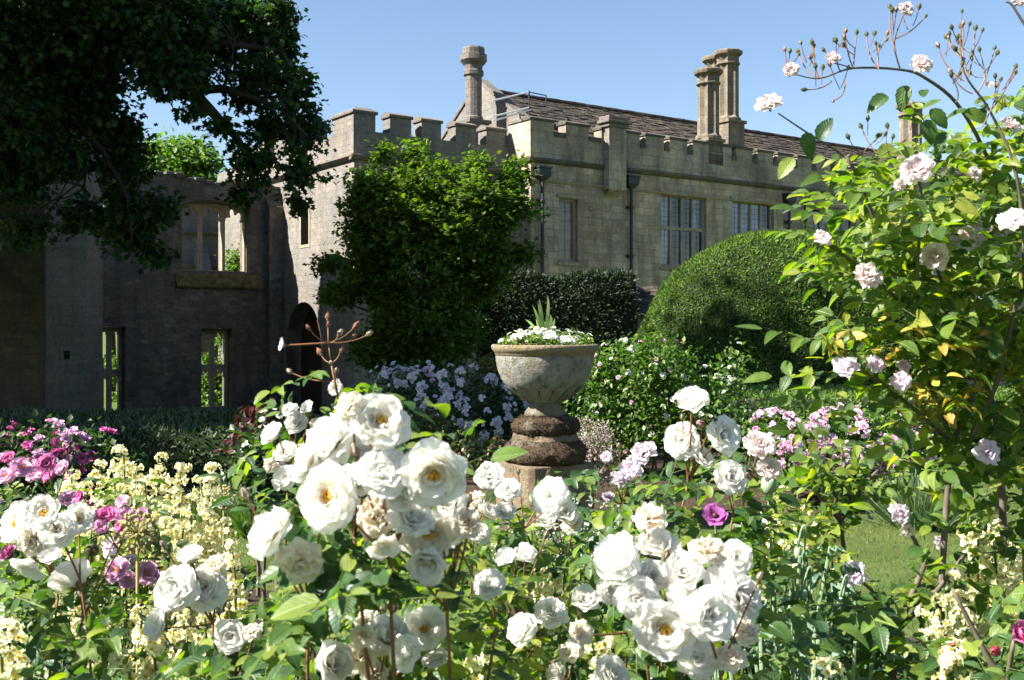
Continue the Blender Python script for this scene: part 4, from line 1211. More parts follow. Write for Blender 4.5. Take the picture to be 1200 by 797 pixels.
for i in range(4):
    BANK['blush', i] = mesh_of(petal_flower(pomp, 90 + i, two((.86, .58, .54), (.88, .81, .80), .4, .04)), "rose_bloom", M['petal'])
    BANK['lilacpink', i] = mesh_of(petal_flower(ragged, 110 + i, two((.78, .56, .66), (.82, .74, .79), .5, .06)), "rose_bloom", M['petal'])
    BANK['pink', i] = mesh_of(petal_flower(cup_, 130 + i, two((.66, .12, .38), (.80, .30, .56), .6, .12)), "rose_bloom", M['petal'])
    BANK['mauve', i] = mesh_of(petal_flower(openf, 150 + i, two((.72, .30, .52), (.84, .54, .72), .6, .1)), "rose_bloom", M['petal'])
    BANK['magenta', i] = mesh_of(petal_flower(cup_, 170 + i, two((.48, .02, .19), (.60, .05, .28), .6, .15)), "rose_bloom", M['petal'])
sm_l = [(7, 1.0, .9, 1.0, 1.6, .14, .3, 2), (6, .8, .7, .7, 1.1, .16, .35, 2), (5, .55, .5, .3, .6, .18, .4, 2)]
for i in range(3):
    BANK['s_lilac', i] = mesh_of(petal_flower(sm_l, 200 + i, two((.64, .55, .66), (.78, .74, .80), .6, .07)), "small_bloom", M['petal_soft'])
    BANK['s_mauve', i] = mesh_of(petal_flower(sm_l, 210 + i, two((.60, .28, .48), (.78, .50, .68), .6, .15)), "small_bloom", M['petal_soft'])
    BANK['s_white', i] = mesh_of(petal_flower(sm_l, 220 + i, two((.74, .70, .52), (.84, .83, .80), .6, .05)), "small_bloom", M['petal_soft'])
    BANK['s_pink', i] = mesh_of(petal_flower(sm_l, 230 + i, two((.62, .22, .42), (.72, .40, .55), .6, .12)), "small_bloom", M['petal_soft'])
    BANK['s_magenta', i] = mesh_of(petal_flower(sm_l, 240 + i, two((.56, .05, .28), (.78, .20, .48), .6, .2)), "small_bloom", M['petal_soft'])
def cluster(seed, cols, nf=6):
    r = random.Random(seed); m = MB()
    for k in range(nf):
        f = petal_flower(sm_l, seed * 31 + k, cols[r.randrange(len(cols))])
        a = 2.4 * k + r.uniform(-.3, .3); q = .30 * math.sqrt((k + .3) / nf) * 1.25
        d = Vector((math.cos(a) * q * 1.6, math.sin(a) * q * 1.6, 1)).normalized()
        rot = d.to_track_quat('Z', 'Y'); off = Vector((math.cos(a) * q, math.sin(a) * q, .16 - q * q * 1.2))
        b = len(m.v); s = r.uniform(.34, .46)
        m.v += [tuple(off + rot @ (Vector(v) * s)) for v in f.v]; m.c += f.c; m.f += [tuple(b + i for i in x) for x in f.f]
    return m
LI, MA, WH, PI_ = two((.66, .58, .66), (.80, .76, .80), .6, .06), two((.60, .42, .56), (.74, .60, .70), .6, .12), two((.74, .70, .52), (.84, .83, .80), .6, .05), two((.62, .22, .42), (.72, .42, .58), .6, .12)
for i in range(4):
    BANK['t_lilac', i] = mesh_of(cluster(500 + i, [LI, LI, LI, MA, WH], 7), "bloom_cluster", M['petal_soft'])
    BANK['t_white', i] = mesh_of(cluster(520 + i, [WH], 5), "bloom_cluster", M['petal_soft'])
    BANK['t_mauve', i] = mesh_of(cluster(540 + i, [MA, PI_, PI_, LI], 5), "bloom_cluster", M['petal_soft'])
pop = [(4, 1.0, 1.5, .9, 1.35, .14, .3, 5), (3, .9, 1.3, .75, 1.1, .14, .34, 5)]
BANK['poppy', 0] = mesh_of(petal_flower(pop, 300, two((.22, .04, .20), (.55, .17, .50), .5, .08)), "poppy_bloom", M['petal'])
# golden stamens, calyx with sepals, buds
st = MB(); r = random.Random(5)
for k in range(60):
    a = r.uniform(0, 6.28); q = r.uniform(.015, .075); L = r.uniform(.08, .14)
    p = Vector((math.cos(a) * q, math.sin(a) * q, L * 1.2)); b0 = Vector((math.cos(a) * q * .4, math.sin(a) * q * .4, .0))
    st.tube([b0, p], .003, 3, False)
    st.lathe([(.005, -.010), (.015, 0), (.005, .010)], p, 5)
STAM = mesh_of(st, "stamens", M['stamen'], False, False)
def calyx_mesh(open_=1.25):
    c = MB(); c.lathe([(.012, -.16), (.03, -.12), (.045, -.07), (.04, -.02), (.05, .01)], (0, 0, 0), 8)
    for k in range(5):
        a = k * 1.2566; er = Vector((math.cos(a), math.sin(a), 0)); et = Vector((-er.y, er.x, 0)); Zz = Vector((0, 0, 1))
        pts = []
        for v, w in ((0, .035), (.35, .045), (.7, .025), (1, .003)):
            th = open_ * (.6 + .6 * v); p = er * (.03 + .24 * v * math.sin(th)) + Zz * (.24 * v * math.cos(th) - .02)
            pts += [p - et * w, p + et * w]
        c.add(pts, [(i * 2, i * 2 + 1, i * 2 + 3, i * 2 + 2) for i in range(3)])
    return mesh_of(c, "calyx", M['sepal'], True, False)
CALYX = calyx_mesh()
M['bud'] = petal_mat("rosebuds", .15)
def bud_mesh(tip, green=(.16, .13, .07)):
    b = MB()
    for i, (rr, z) in enumerate(((.1, -.25), (.22, -.12), (.17, 0), (.30, .14), (.36, .36), (.28, .62), (.12, .85), (.02, .95))):
        b.cur = green if i < 3 else tip
        vs = [(rr * math.cos(2 * math.pi * k / 10), rr * math.sin(2 * math.pi * k / 10), z) for k in range(10)]
        b.add(vs, [])
    b.f += [(i * 10 + k, i * 10 + (k + 1) % 10, (i + 1) * 10 + (k + 1) % 10, (i + 1) * 10 + k) for i in range(7) for k in range(10)]
    b.cur = green
    for k in range(5):
        a = k * 1.2566; er = Vector((math.cos(a), math.sin(a), 0)); et = Vector((-er.y, er.x, 0))
        vs = []
        for z, rr, w in ((.02, .2, .14), (.3, .385, .16), (.65, .31, .1), (1.05, .16, .01)): vs += [er * rr - et * w + Vector((0, 0, z)), er * rr + et * w + Vector((0, 0, z))]
        b.add(vs, [(i * 2, i * 2 + 1, i * 2 + 3, i * 2 + 2) for i in range(3)])
    return mesh_of(b, "rosebud", M['bud'])
BANK['bud', 0] = bud_mesh((.62, .50, .40)); BANK['bud', 1] = bud_mesh((.30, .13, .08), (.22, .10, .06)); BANK['bud', 2] = bud_mesh((.70, .40, .42)); BANK['bud', 3] = bud_mesh((.10, .09, .05), (.11, .12, .05))
BANK['budred', 0] = bud_mesh((.55, .03, .10))

def put(parent, name, me, loc, axis, size, roll=None, mat=None):
    o = bpy.data.objects.new(name, me); COL.objects.link(o)
    o.parent = parent; o.matrix_parent_inverse = world_of(parent).inverted()
    o.location = loc; o.rotation_mode = 'QUATERNION'
    o.rotation_quaternion = Vector(axis).to_track_quat('Z', 'Y') @ Quaternion((0, 0, 1), random.uniform(0, 6.28) if roll is None else roll)
    o.scale = (size,) * 3
    return o
def sub(o, name, me):
    c = bpy.data.objects.new(name, me); COL.objects.link(c); c.parent = o; return c
NVAR = {}
for k in BANK: NVAR[k[0]] = NVAR.get(k[0], 0) + 1
def bloom(parent, kind, loc, axis, size):
    i = random.randrange(NVAR[kind])
    nm = "rosebud" if kind.startswith('bud') else ("bloom_cluster" if kind[:2] == 't_' else "bloom")
    o = put(parent, nm, BANK[kind, i], loc, axis, size * random.uniform(.97, 1.03))
    o.scale = (o.scale.x * random.uniform(.92, 1.08), o.scale.y * random.uniform(.92, 1.08), o.scale.z * random.uniform(.82, 1.35))
    if kind == 'open' or kind == 'mauve': sub(o, "stamens", STAM)
    if kind in ('full', 'cup', 'open', 'faded', 'blush', 'pink') and size > .03: sub(o, "calyx", CALYX)
    return o

# stems and rose leaves
def stem_mat(name, a, b): return plain(name, a, b, 9, .6, .3, .3, .004)
M['stem_red'] = stem_mat("reddish_stem", (0.16, 0.055, 0.035), (0.22, 0.12, 0.05))
M['stem_green'] = stem_mat("green_stem", (0.07, 0.11, 0.03), (0.14, 0.16, 0.05))
M['stem_wood'] = stem_mat("woody_stem", (0.06, 0.045, 0.035), (0.16, 0.13, 0.10))
M['rose_leaf'] = leaf_mat("rose_leaves", [(0, (0.022, 0.058, 0.018)), (.5, (0.05, 0.105, 0.026)), (.8, (0.10, 0.165, 0.03)), (1, (0.18, 0.22, 0.035))], .38, (.42, .5, .06), rough=.4, spec=.4, veins=True)
M['rose_leaf_pale'] = leaf_mat("pale_rose_leaves", [(0, (0.04, 0.085, 0.022)), (.45, (0.085, 0.15, 0.028)), (.8, (0.16, 0.22, 0.034)), (1, (0.24, 0.26, 0.045))], .5, (.45, .5, .05), rough=.4, spec=.4, veins=True)
M['yellow_leaf'] = leaf_mat("yellowing_leaves", [(0, (0.22, 0.22, 0.03)), (.6, (0.36, 0.29, 0.04)), (1, (0.24, 0.14, 0.03))], .3, (.3, .25, .05), rough=.5, veins=True)

def open_lawn(p):
    """two gaps in the planting through which the lawn is seen from the path"""
    px, py = p[:, 0] / p[:, 1] * F + 600, 385 - (p[:, 2] - CAM_H) / p[:, 1] * F
    e = .35 * np.sin(p[:, 0] * 41) * np.sin(p[:, 2] * 37 + p[:, 1] * 5)
    return ~((((px - 1035) / 40) ** 2 + ((py - 642) / 48) ** 2 < 1 + e) | (((px - 298) / 26) ** 2 + ((py - 640) / 36) ** 2 < 1 + e))
BLOOMS = []      # (position, radius) of large blooms, so that leaves do not grow through or right in front of them
def clear_of(p, L):
    """keeps leaves out of the large blooms and out of the way between them and the path"""
    k = np.ones(len(p), bool)
    k &= open_lawn(p)
    if not BLOOMS: return k
    sx, sy = p[:, 0] / p[:, 1], (p[:, 2] - CAM_H) / p[:, 1]
    for c, r_ in BLOOMS:
        near = (p[:, 1] < c.y + r_ * .3) & (np.hypot(sx - c.x / c.y, sy - (c.z - CAM_H) / c.y) < (r_ * .9 + L * .45) / c.y)
        k &= ~near
    return k
def compound(name, pos, dr, nrm, L, mat, parent, tmpl='near', pairs=2, wl=.56, check=True):
    """pinnate rose leaves: a terminal leaflet and pairs along the stalk, one mesh"""
    pos = np.asarray(pos, float); dr = unit(np.asarray(dr, float)); nrm = np.asarray(nrm, float)
    L = np.broadcast_to(np.asarray(L, float), (len(pos),))
    k = clear_of(pos + dr * L[:, None], float(L.mean())); pos, dr, nrm, L = pos[k], dr[k], nrm[k], L[k]; n = len(pos)
    nrm = unit(nrm - dr * np.sum(nrm * dr, 1, keepdims=True)); sd_ = np.cross(dr, nrm)
    P, D, N_, LL = [], [], [], []
    st_ = L * (1.0 * pairs + .3)
    for k in range(pairs):
        for s in (-1, 1):
            f = (.35 + .55 * k / max(1, pairs - .4))
            P.append(pos + dr * (st_ * f)[:, None]); D.append(unit(sd_ * s * .95 + dr * .55 + RNG.normal(size=(n, 3)) * .16)); N_.append(nrm + sd_ * s * -.15 + RNG.normal(size=(n, 3)) * .25); LL.append(L * RNG.uniform(.68, .95, n))
    P.append(pos + dr * (st_ * .98)[:, None]); D.append(unit(dr + RNG.normal(size=(n, 3)) * .12 + [0, 0, -.12])); N_.append(nrm + RNG.normal(size=(n, 3)) * .2); LL.append(L * RNG.uniform(.95, 1.2, n))
    P, D, N_, LL = map(np.concatenate, (P, D, N_, LL))
    if check:
        k = clear_of(P + D * LL[:, None] * .5, float(L.mean())); P, D, N_, LL = P[k], D[k], N_[k], LL[k]
    if name == "foliage":      # the stalks that carry the leaflets
        k = open_lawn(pos)
        for f in (-.7, .0, .8, 1.6): k &= clear_of(pos + dr * (L * f)[:, None], float(L.mean()) * .6)
        leaves("leaf_stalks", 'needle', pos[k] - dr[k] * (L[k] * .2)[:, None], dr[k], nrm[k], (st_ + L * .2)[k], .0018, M['stem_green'], parent)
    return leaves(name, tmpl, P, D, N_, LL, LL * wl * RNG.uniform(.85, 1.15, len(LL)), mat, parent, True)
def bez(a, b, c, n=10): return [a.lerp(b, t / n).lerp(b.lerp(c, t / n), t / n) for t in range(n + 1)]
# ------------------------------------------------------------------ planting in the urn
wf = thing("bedding_flowers", "low mass of small white bedding flowers filling the urn to its rim", "flowers", UC + ZV * zz(404))
pts = []
for k in range(900):
    a = random.uniform(0, 6.28); q = .385 * math.sqrt(random.random())
    pts.append(UC + Vector((q * math.cos(a), q * math.sin(a), zz(405) + .015 + .085 * (1 - (q / .42) ** 2) * random.uniform(.2, 1) + .03 * math.sin(a * 3 + 1))))
pa = np.array([list(p) for p in pts]); n = len(pa)
M['bedding_leaf'] = leaf_mat("bedding_leaves", [(0, (.07, .12, .025)), (1, (.16, .22, .05))], .3)
leaves("foliage", 'small', pa, unit(rnd_dir(n) + [0, 0, .4]), unit(rnd_dir(n) * .6 + [0, 0, 1]), .04, .026, M['bedding_leaf'], wf)
for k in range(99):
    p = Vector(pa[k * 3]) + Vector((0, 0, .03)); ax = (p - UC - ZV * (zz(405) - .25)).normalized() + Vector((random.uniform(-.3, .3), random.uniform(-.5, .1), .2))
    bloom(wf, 's_white', p, ax, .056)
sp = thing("spiky_plant", "narrow upright green sword leaves rising from the middle of the urn", "plant", UC + ZV * zz(402))
sb = [(633, 355, 0), (626, 362, 0), (645, 352, 0), (637, 362, -.02), (641, 375, .03), (652, 375, .01), (660, 384, .02), (618, 372, .02), (608, 386, .0), (668, 388, -.02), (630, 375, .04), (648, 366, .04), (612, 392, -.03), (656, 390, .04)]
B0 = UC + ZV * zz(404) + Vector((.0, 0, 0))
bm_ = [(at(x, y, Yu + dy * 4) - B0) for x, y, dy in sb]
M['spiky'] = leaf_mat("sword_leaves", [(0, (.14, .20, .06)), (1, (.26, .32, .12))], .2)
leaves("blades", 'blade', [list(B0 + Vector((random.uniform(-.02, .02), random.uniform(-.02, .02), 0))) for _ in bm_], [list(b) for b in bm_], [[0.3, -1, .2]] * len(bm_), [b.length * 1.12 for b in bm_], .034, M['spiky'], sp)

# ------------------------------------------------------------------ mid-distance bushes
def flower_bush(name, label, c, blobs, nclump, per, rc, L, mat, specs, cat="rose bush", face=(0, -.75, .45), tmpl='small', nstem=6, zmin=.05, group=None):
    """specs: (bloom kind, how many, size, clustering)"""
    th = thing(name, label, cat, c, group)
    crown("foliage", blobs, nclump, per, rc, L, mat, th, tmpl, .7, .62, .1, zmin)
    c = Vector(c)
    for k in range(nstem):
        b = blobs[k % len(blobs)]; a = k * 2.4
        m = MB(); m.tube(limb_path(c + Vector((.08 * math.cos(a), .08 * math.sin(a), 0)), Vector(b[0]) + Vector((math.cos(a) * b[1][0] * .6, math.sin(a) * b[1][1] * .6, b[1][2] * .3)), .05, 5, .07), [.014, .012, .010, .008, .006, .004], 5)
        m.build("stem", M['stem_wood'], th)
    w = np.array([b[1][0] * b[1][2] for b in blobs]); w /= w.sum()
    fv = Vector(face).normalized()
    for kind, cnt, size, clus in specs:
        made = 0
        while made < cnt:
            b = blobs[RNG.choice(len(blobs), p=w)]
            d = Vector(rnd_dir(1)[0])
            if d.dot(fv) < .05: continue
            p = Vector(b[0]) + Vector((d.x * b[1][0], d.y * b[1][1], d.z * b[1][2])) * random.uniform(.95, 1.1)
            if p.z < .12 or any(((p.x - q[0][0]) / q[1][0]) ** 2 + ((p.y - q[0][1]) / q[1][1]) ** 2 + ((p.z - q[0][2]) / q[1][2]) ** 2 < .85 for q in blobs if q is not b): continue
            for _ in range(random.randint(1, clus)):
                if made >= cnt: break
                q = p + Vector(rnd_dir(1)[0]) * size * (1.2 if clus > 1 else 0)
                bloom(th, kind, q, d + fv * .6 + Vector(rnd_dir(1)[0]) * .4, size * random.uniform(.75, 1.2)); made += 1
    return th
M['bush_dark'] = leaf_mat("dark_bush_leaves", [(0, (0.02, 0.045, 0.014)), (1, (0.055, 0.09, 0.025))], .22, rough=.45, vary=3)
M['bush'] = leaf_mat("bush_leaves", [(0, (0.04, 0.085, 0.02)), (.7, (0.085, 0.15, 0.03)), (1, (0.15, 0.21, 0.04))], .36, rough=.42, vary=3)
d = 13.0
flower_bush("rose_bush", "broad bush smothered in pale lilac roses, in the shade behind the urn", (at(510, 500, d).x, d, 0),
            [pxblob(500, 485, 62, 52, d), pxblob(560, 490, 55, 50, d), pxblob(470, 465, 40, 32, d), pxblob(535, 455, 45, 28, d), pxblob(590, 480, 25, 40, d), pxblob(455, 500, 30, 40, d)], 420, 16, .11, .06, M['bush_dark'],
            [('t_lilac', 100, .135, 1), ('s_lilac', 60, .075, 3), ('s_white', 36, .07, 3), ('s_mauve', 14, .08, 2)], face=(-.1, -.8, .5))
th = bpy.data.objects["rose_bush"]
d = 11.0
flower_bush("rose_bush", "tall loose green bush with scattered small white and pink roses beside the urn", (at(770, 500, d).x, d, 0),
            [pxblob(750, 470, 62, 55, d), pxblob(810, 490, 62, 50, d), pxblob(735, 425, 40, 28, d), pxblob(775, 425, 40, 28, d), pxblob(700, 460, 32, 40, d), pxblob(860, 510, 28, 40, d), pxblob(845, 450, 30, 22, d), pxblob(858, 432, 10, 34, d - .2), pxblob(720, 510, 50, 40, d)], 620, 16, .10, .062, M['bush'],
            [('t_white', 12, .11, 1), ('s_white', 30, .06, 2), ('s_pink', 24, .055, 1)], face=(0, -.85, .45))
d = 9.5
flower_bush("rose_bush", "low spreading bush of small mauve pink roses in front of the sunny hedge", (at(970, 540, d).x, d, 0),
            [pxblob(930, 525, 50, 38, d), pxblob(990, 525, 55, 42, d), pxblob(1045, 530, 45, 42, d), pxblob(960, 500, 55, 20, d), pxblob(1020, 498, 40, 18, d), pxblob(905, 505, 20, 22, d)], 420, 15, .09, .055, M['bush'],
            [('t_mauve', 84, .16, 1), ('s_mauve', 36, .085, 2), ('s_pink', 30, .08, 2)], face=(0, -.8, .5))
d = 6.6
flower_bush("rose_bush", "rounded bush crowded with magenta and pink roses at the end of the low hedge", (at(60, 560, d).x, d, 0),
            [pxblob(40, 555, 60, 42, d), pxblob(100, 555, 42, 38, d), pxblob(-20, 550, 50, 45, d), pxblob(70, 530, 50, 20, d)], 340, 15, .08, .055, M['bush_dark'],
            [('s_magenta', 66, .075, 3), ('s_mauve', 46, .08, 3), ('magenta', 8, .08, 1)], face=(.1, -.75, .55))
d = 6.2
flower_bush("rose_bush", "small dark bush with clustered white roses and wine red new shoots beside the low hedge", (at(312, 540, d).x, d, 0),
            [pxblob(312, 520, 28, 30, d), pxblob(300, 550, 26, 35, d), pxblob(322, 565, 24, 40, d)], 130, 14, .06, .05, M['bush_dark'],
            [('s_white', 26, .05, 3)], face=(-.1, -.8, .5), nstem=4)
wr = thing("red_leaved_shrub", "tuft of dark wine red leaves behind the clustered white roses", "shrub", (at(303, 490, 7.0).x, 7.0, 0))
M['wine'] = leaf_mat("wine_leaves", [(0, (.035, .008, .012)), (1, (.10, .02, .03))], .2)
crown("foliage", [pxblob(303, 492, 16, 16, 7.0), pxblob(300, 520, 18, 22, 7.0)], 60, 14, .05, .05, M['wine'], wr)
m = MB()
for k in range(4): m.tube(limb_path((at(303, 490, 7).x, 7.0, 0), at(295 + k * 6, 490, 7.0), 0, 4, .05), [.01, .008, .006, .005, .003], 5)
m.build("stems", M['stem_wood'], wr)

# haze of tiny purple-grey flowers beside the pedestal
mist = thing("misty_perennial", "hazy mound of tiny dull purple flowers beside the pedestal", "plant", (at(693, 540, 9.6).x, 9.6, 0))
M['mist'] = leaf_mat("mist_flowers", [(0, (.22, .15, .19)), (.6, (.33, .24, .29)), (1, (.20, .20, .12))], .25, rough=.8)
crown("flower_haze", [pxblob(692, 515, 26, 26, 9.6), pxblob(702, 545, 24, 22, 9.6), pxblob(684, 540, 20, 20, 9.6)], 420, 14, .05, .022, M['mist'], mist)
m = MB()
for k in range(14): m.tube(limb_path((at(693, 540, 9.6).x + random.uniform(-.06, .06), 9.6, 0), at(random.uniform(675, 712), random.uniform(495, 535), 9.6), .03, 4, .05), .004, 4)
m.build("stems", M['stem_green'], mist)

def tuft(name, label, c, n, h, spread, mat, w=.012, cat="plant", tmpl='blade', lean=.5, group=None):
    th = thing(name, label, cat, c, group); c = np.array(list(c))
    p = c + np.c_[RNG.normal(0, spread * .45, n), RNG.normal(0, spread * .45, n), np.zeros(n)]
    dr = unit((p - c) * lean / max(spread, .01) + RNG.normal(size=(n, 3)) * .22 + [0, 0, 1])
    leaves("foliage", tmpl, p, dr, unit(rnd_dir(n) + [0, -.3, .6]), h * RNG.uniform(.6, 1.15, n), w * RNG.uniform(.7, 1.3, n), mat, th)
    return th
M['grey_leaf'] = leaf_mat("silver_grey_leaves", [(0, (.15, .18, .14)), (1, (.30, .33, .28))], .15, rough=.7)
M['lavender'] = leaf_mat("lavender_leaves", [(0, (.07, .11, .05)), (1, (.14, .19, .09))], .2, rough=.6)
M['grass_leaf'] = leaf_mat("grass_blades", [(0, (0.045, 0.08, 0.016)), (.7, (0.085, 0.125, 0.028)), (1, (0.15, 0.17, 0.06))], .3, rough=.6)
M['iris'] = leaf_mat("sword_green", [(0, (.05, .10, .035)), (1, (.11, .17, .06))], .25, rough=.45)
def silver(px, py, d, lab, n=260, r=.22, h=.26):
    q = at(px, py, d); th = thing("silver_leaved_plant", lab, "plant", (q.x, d, 0))
    b = [((q.x, d, h * .55), (r, r, h * .55)), ((q.x + r * .7, d + .05, h * .45), (r * .6, r * .6, h * .4))]
    crown("foliage", b, n // 4, 16, .04, .035, M['grey_leaf'], th)
    m = MB()
    for k in range(8): m.tube(limb_path((q.x, d, 0), (q.x + random.uniform(-r, r) * .8, d + random.uniform(-r, r) * .8, h * .8), .02, 3, .05), .004, 4)
    m.build("stems", M['stem_green'], th)
silver(690, 610, 7.6, "silvery grey leaved mound just beyond the pedestal's foot", 300, .3, .34)
silver(705, 640, 6.7, "small silver leaved clump spilling over bare soil below the pedestal", 220, .24, .26)
silver(620, 640, 7.2, "grey leaved mat growing tight against the pedestal base", 220, .26, .2)
for px, d, lab in ((300, 8.4, "low feathery lavender tuft on the lawn before the dark hedge front"), (262, 8.8, "shorter lavender tuft next to the allium seedhead"), (335, 8.9, "feathery green lavender tuft nearest the white rose spray")):
    q = at(px, 400, d); tuft("lavender_clump", lab, (q.x, d, 0), 900, .3, .17, M['lavender'], .012, "lavender", 'needle', 1.3)
for px, d, lab in ((1080, 8.6, "dark feathery green tuft under the mauve pink rose bush"), (1062, 9.2, "tall feathery lavender tuft close to the sunny hedge")):
    q = at(px, 400, d); tuft("lavender_clump", lab, (q.x, d, 0), 900, .42, .2, M['lavender'], .012, "lavender", 'needle', 1.0)
# dry yellow-green bush filling behind the lilac roses
shrub("golden_shrub", "mossy yellow green shrub peeping out between the lilac roses and the urn", (at(585, 480, 14.4).x, 14.4, 0), [pxblob(582, 450, 28, 34, 14.4)], 200, 14, .08, .05, leaf_mat("golden_leaves", [(0, (.06, .06, .012)), (1, (.14, .12, .02))], .25))
shrub("small_rose_shrub", "leafy russet tinged shrub under the lilac roses behind the biggest white blooms", (at(500, 520, 11.5).x, 11.5, 0), [pxblob(495, 510, 34, 32, 11.5), pxblob(560, 540, 50, 30, 11.2)], 260, 14, .08, .05, leaf_mat("russet_leaves", [(0, (.04, .07, .02)), (.7, (.09, .11, .03)), (1, (.18, .08, .03))], .25))

# ------------------------------------------------------------------ lawn grass
n = 120000
gx, gy = RNG.uniform(-6, 7.5, n), 5.2 + 8.5 * RNG.random(n) ** 1.2
ok = ~((gx > -2.6) & (gx < 4.4) & (gy > 9.2) & (gy < 13.9)) & ~((gx < 1.5) & (gx > -6.5) & (gy < 6.7)) & ~((gx > 1.45) & (gy < 5.65)) & ~((gx < -2.2) & (gy > 9.8))
gx, gy = gx[ok], gy[ok]; n = len(gx)
tag(leaves("lawn_grass", 'needle', np.c_[gx, gy, np.zeros(n)], unit(RNG.normal(size=(n, 3)) * .5 + [0, 0, 1]), rnd_dir(n), .034 * RNG.uniform(.4, 1.3, n), .0042, M['grass_leaf']), kind="stuff")
# leafy ground cover of the beds: nobody could count it
n = 9000
gx, gy = RNG.uniform(-6, 6, n), RNG.uniform(1.2, 6.3, n)
clu = np.sin(gx * 2.3 + 1) * np.sin(gy * 2.9) + .5 * np.sin(gx * 5.1 + gy * 3)
ok = (clu > -.35) & ~((gx > 1.45) & (gy > 5.4)); gx, gy, clu = gx[ok], gy[ok], clu[ok]; ok = open_lawn(np.c_[gx, gy, np.full(len(gx), .15)]); gx, gy, clu = gx[ok], gy[ok], clu[ok]; n = len(gx)
tag(leaves("ground_cover", 'ovate', np.c_[gx, gy, .06 + RNG.random(n) * (.1 + .14 * (clu + .4))], unit(rnd_dir(n) + [0, 0, .5]), unit(rnd_dir(n) * .7 + [0, 0, 1]), .065 * RNG.uniform(.5, 1.4, n), .035 * RNG.uniform(.6, 1.3, n), M['bush']), kind="stuff")

# ------------------------------------------------------------------ the roses nearest the path
for x, y, d, r_ in [(219, 732, 2.3, 18), (165, 728, 2.3, 16), (152, 780, 2.05, 22), (185, 752, 2.1, 14), (13, 748, 2.2, 18), (5, 780, 2.1, 14), (277, 694, 2.3, 17), (240, 730, 2.4, 12), (558, 780, 1.9, 16), (648, 682, 2.6, 10), (707, 756, 1.9, 12), (970, 787, 2.0, 16),
                    (1118, 685, 2.6, 22), (1127, 722, 2.55, 26), (1112, 710, 2.5, 20), (1116, 776, 2.2, 24), (1085, 724, 2.6, 12), (1165, 645, 2.8, 18), (1146, 636, 2.8, 14), (1182, 670, 2.6, 14), (838, 606, 3.2, 16), (901, 567, 3.05, 12), (161, 625, 2.95, 24), (935, 645, 2.55, 10), (920, 705, 2.55, 10), (945, 695, 2.55, 10)]:
    BLOOMS.append((at(x, y, d), r_ * d / F))      # lower flowers that must also stay free of leaves
KD = {'o': 'open', 'f': 'full', 'd': 'faded', 'c': 'cup', 'b': 'bud', 'p': 'blush', 'l': 'lilacpink', 'k': 'pink', 'm': 'mauve'}
def rose(name, label, base, flowers, d0, jit, stemmat, leafmat, spread=.26, leafL=.05, leafper=5, join=.13, size_lim=None, group="rose bushes by the path", cat="rose bush", buds=()):
    """flowers: (px, py, radius in px, kind[, axis]). A bush with canes from its base to the flower clusters."""
    base = Vector(base); th = thing(name, label, cat, base, group)
    items = []
    for fl in flowers:
        px, py, rp, kd = fl[:4]
        d = d0 + RNG.uniform(-jit, jit)
        if len(fl) > 5: d = fl[5]
        size = 2.36 * rp * d / F
        p = at(px, py, d)
        ax = Vector(fl[4]) if len(fl) > 4 and fl[4] else Vector((RNG.uniform(-.7, .6), RNG.uniform(-1.1, -.35), RNG.uniform(.15, 1.0)))
        ax.normalize()
        items.append((p, size, KD[kd], ax))
        if kd != 'b': BLOOMS.append((p, size / 2))
    left = list(range(len(items))); lp, ld = [], []
    while left:
        i = left[0]; grp = [j for j in left if (items[j][0] - items[i][0]).length < spread * .58]
        left = [j for j in left if j not in grp]
        cen = sum((items[j][0] for j in grp), Vector()) / len(grp)
        node = cen + Vector((RNG.uniform(-.03, .03), .05 + RNG.uniform(0, .05), -join * .6 - RNG.uniform(0, .05)))
        st = base + Vector((RNG.uniform(-.1, .1), RNG.uniform(-.08, .08), 0))
        mid = Vector((node.x * .85 + st.x * .15, node.y * .6 + st.y * .4, node.z * .5)) + Vector((RNG.uniform(-.12, .12), RNG.uniform(.0, .15), .1))
        m = MB(); pts = bez(st, mid, node, 14)
        m.tube(pts, [.005 - .0027 * k / 14 for k in range(15)], 7)
        for j in grp:
            p, size, kd, ax = items[j]
            e = p - ax * size * .12
            m.tube(bez(node, node.lerp(e, .6) - ax * size * .25, e, 6), [.0022, .0021, .002, .0018, .0017, .0016, .0016], 6, False)
            for _ in range(2):
                lp.append([p.x + RNG.normal() * .03, p.y + RNG.uniform(.0, .05), p.z - size * RNG.uniform(.5, 1.3)]); ld.append([RNG.normal(), RNG.normal() * .6 - .3, RNG.uniform(-.5, .2)])
        for _ in range(RNG.integers(0, 3)):
            e = cen + Vector((RNG.uniform(-.07, .07), RNG.uniform(.0, .05), RNG.uniform(.02, .07))); m.tube(bez(node, node.lerp(e, .6), e, 5), .0015, 5, False)
            put(th, "rosebud", BANK['bud', 0], e, (e - node) + Vector((0, 0, .03)), RNG.uniform(.013, .019))
        m.build("stem", stemmat, th, smooth=True)
        for k in range(4, 15):
            for _ in range(max(1, leafper // 3)):
                lp.append(list(pts[k])); ld.append([RNG.normal(), RNG.normal(), RNG.uniform(-.1, .6)])
        for _ in range(leafper // 2):
            lp.append(list(node)); ld.append([RNG.normal(), RNG.normal() * .8, RNG.uniform(-.4, .4)])
    for p, size, kd, ax in items: bloom(th, kd, p - ax * size * .12, ax, size)
    return th, lp, ld
def region(rg):
    """leaf places in a block of space: (px0, px1, py0, py1, d0, d1, n)"""
    P = []
    for x0, x1, y0, y1, a, b, n in rg:
        dd = RNG.uniform(a, b, n); px, py = RNG.uniform(x0, x1, n), RNG.uniform(y0, y1, n)
        P.append(np.c_[(px - 600) / F * dd, dd, CAM_H + (385 - py) / F * dd])
    return np.concatenate(P)
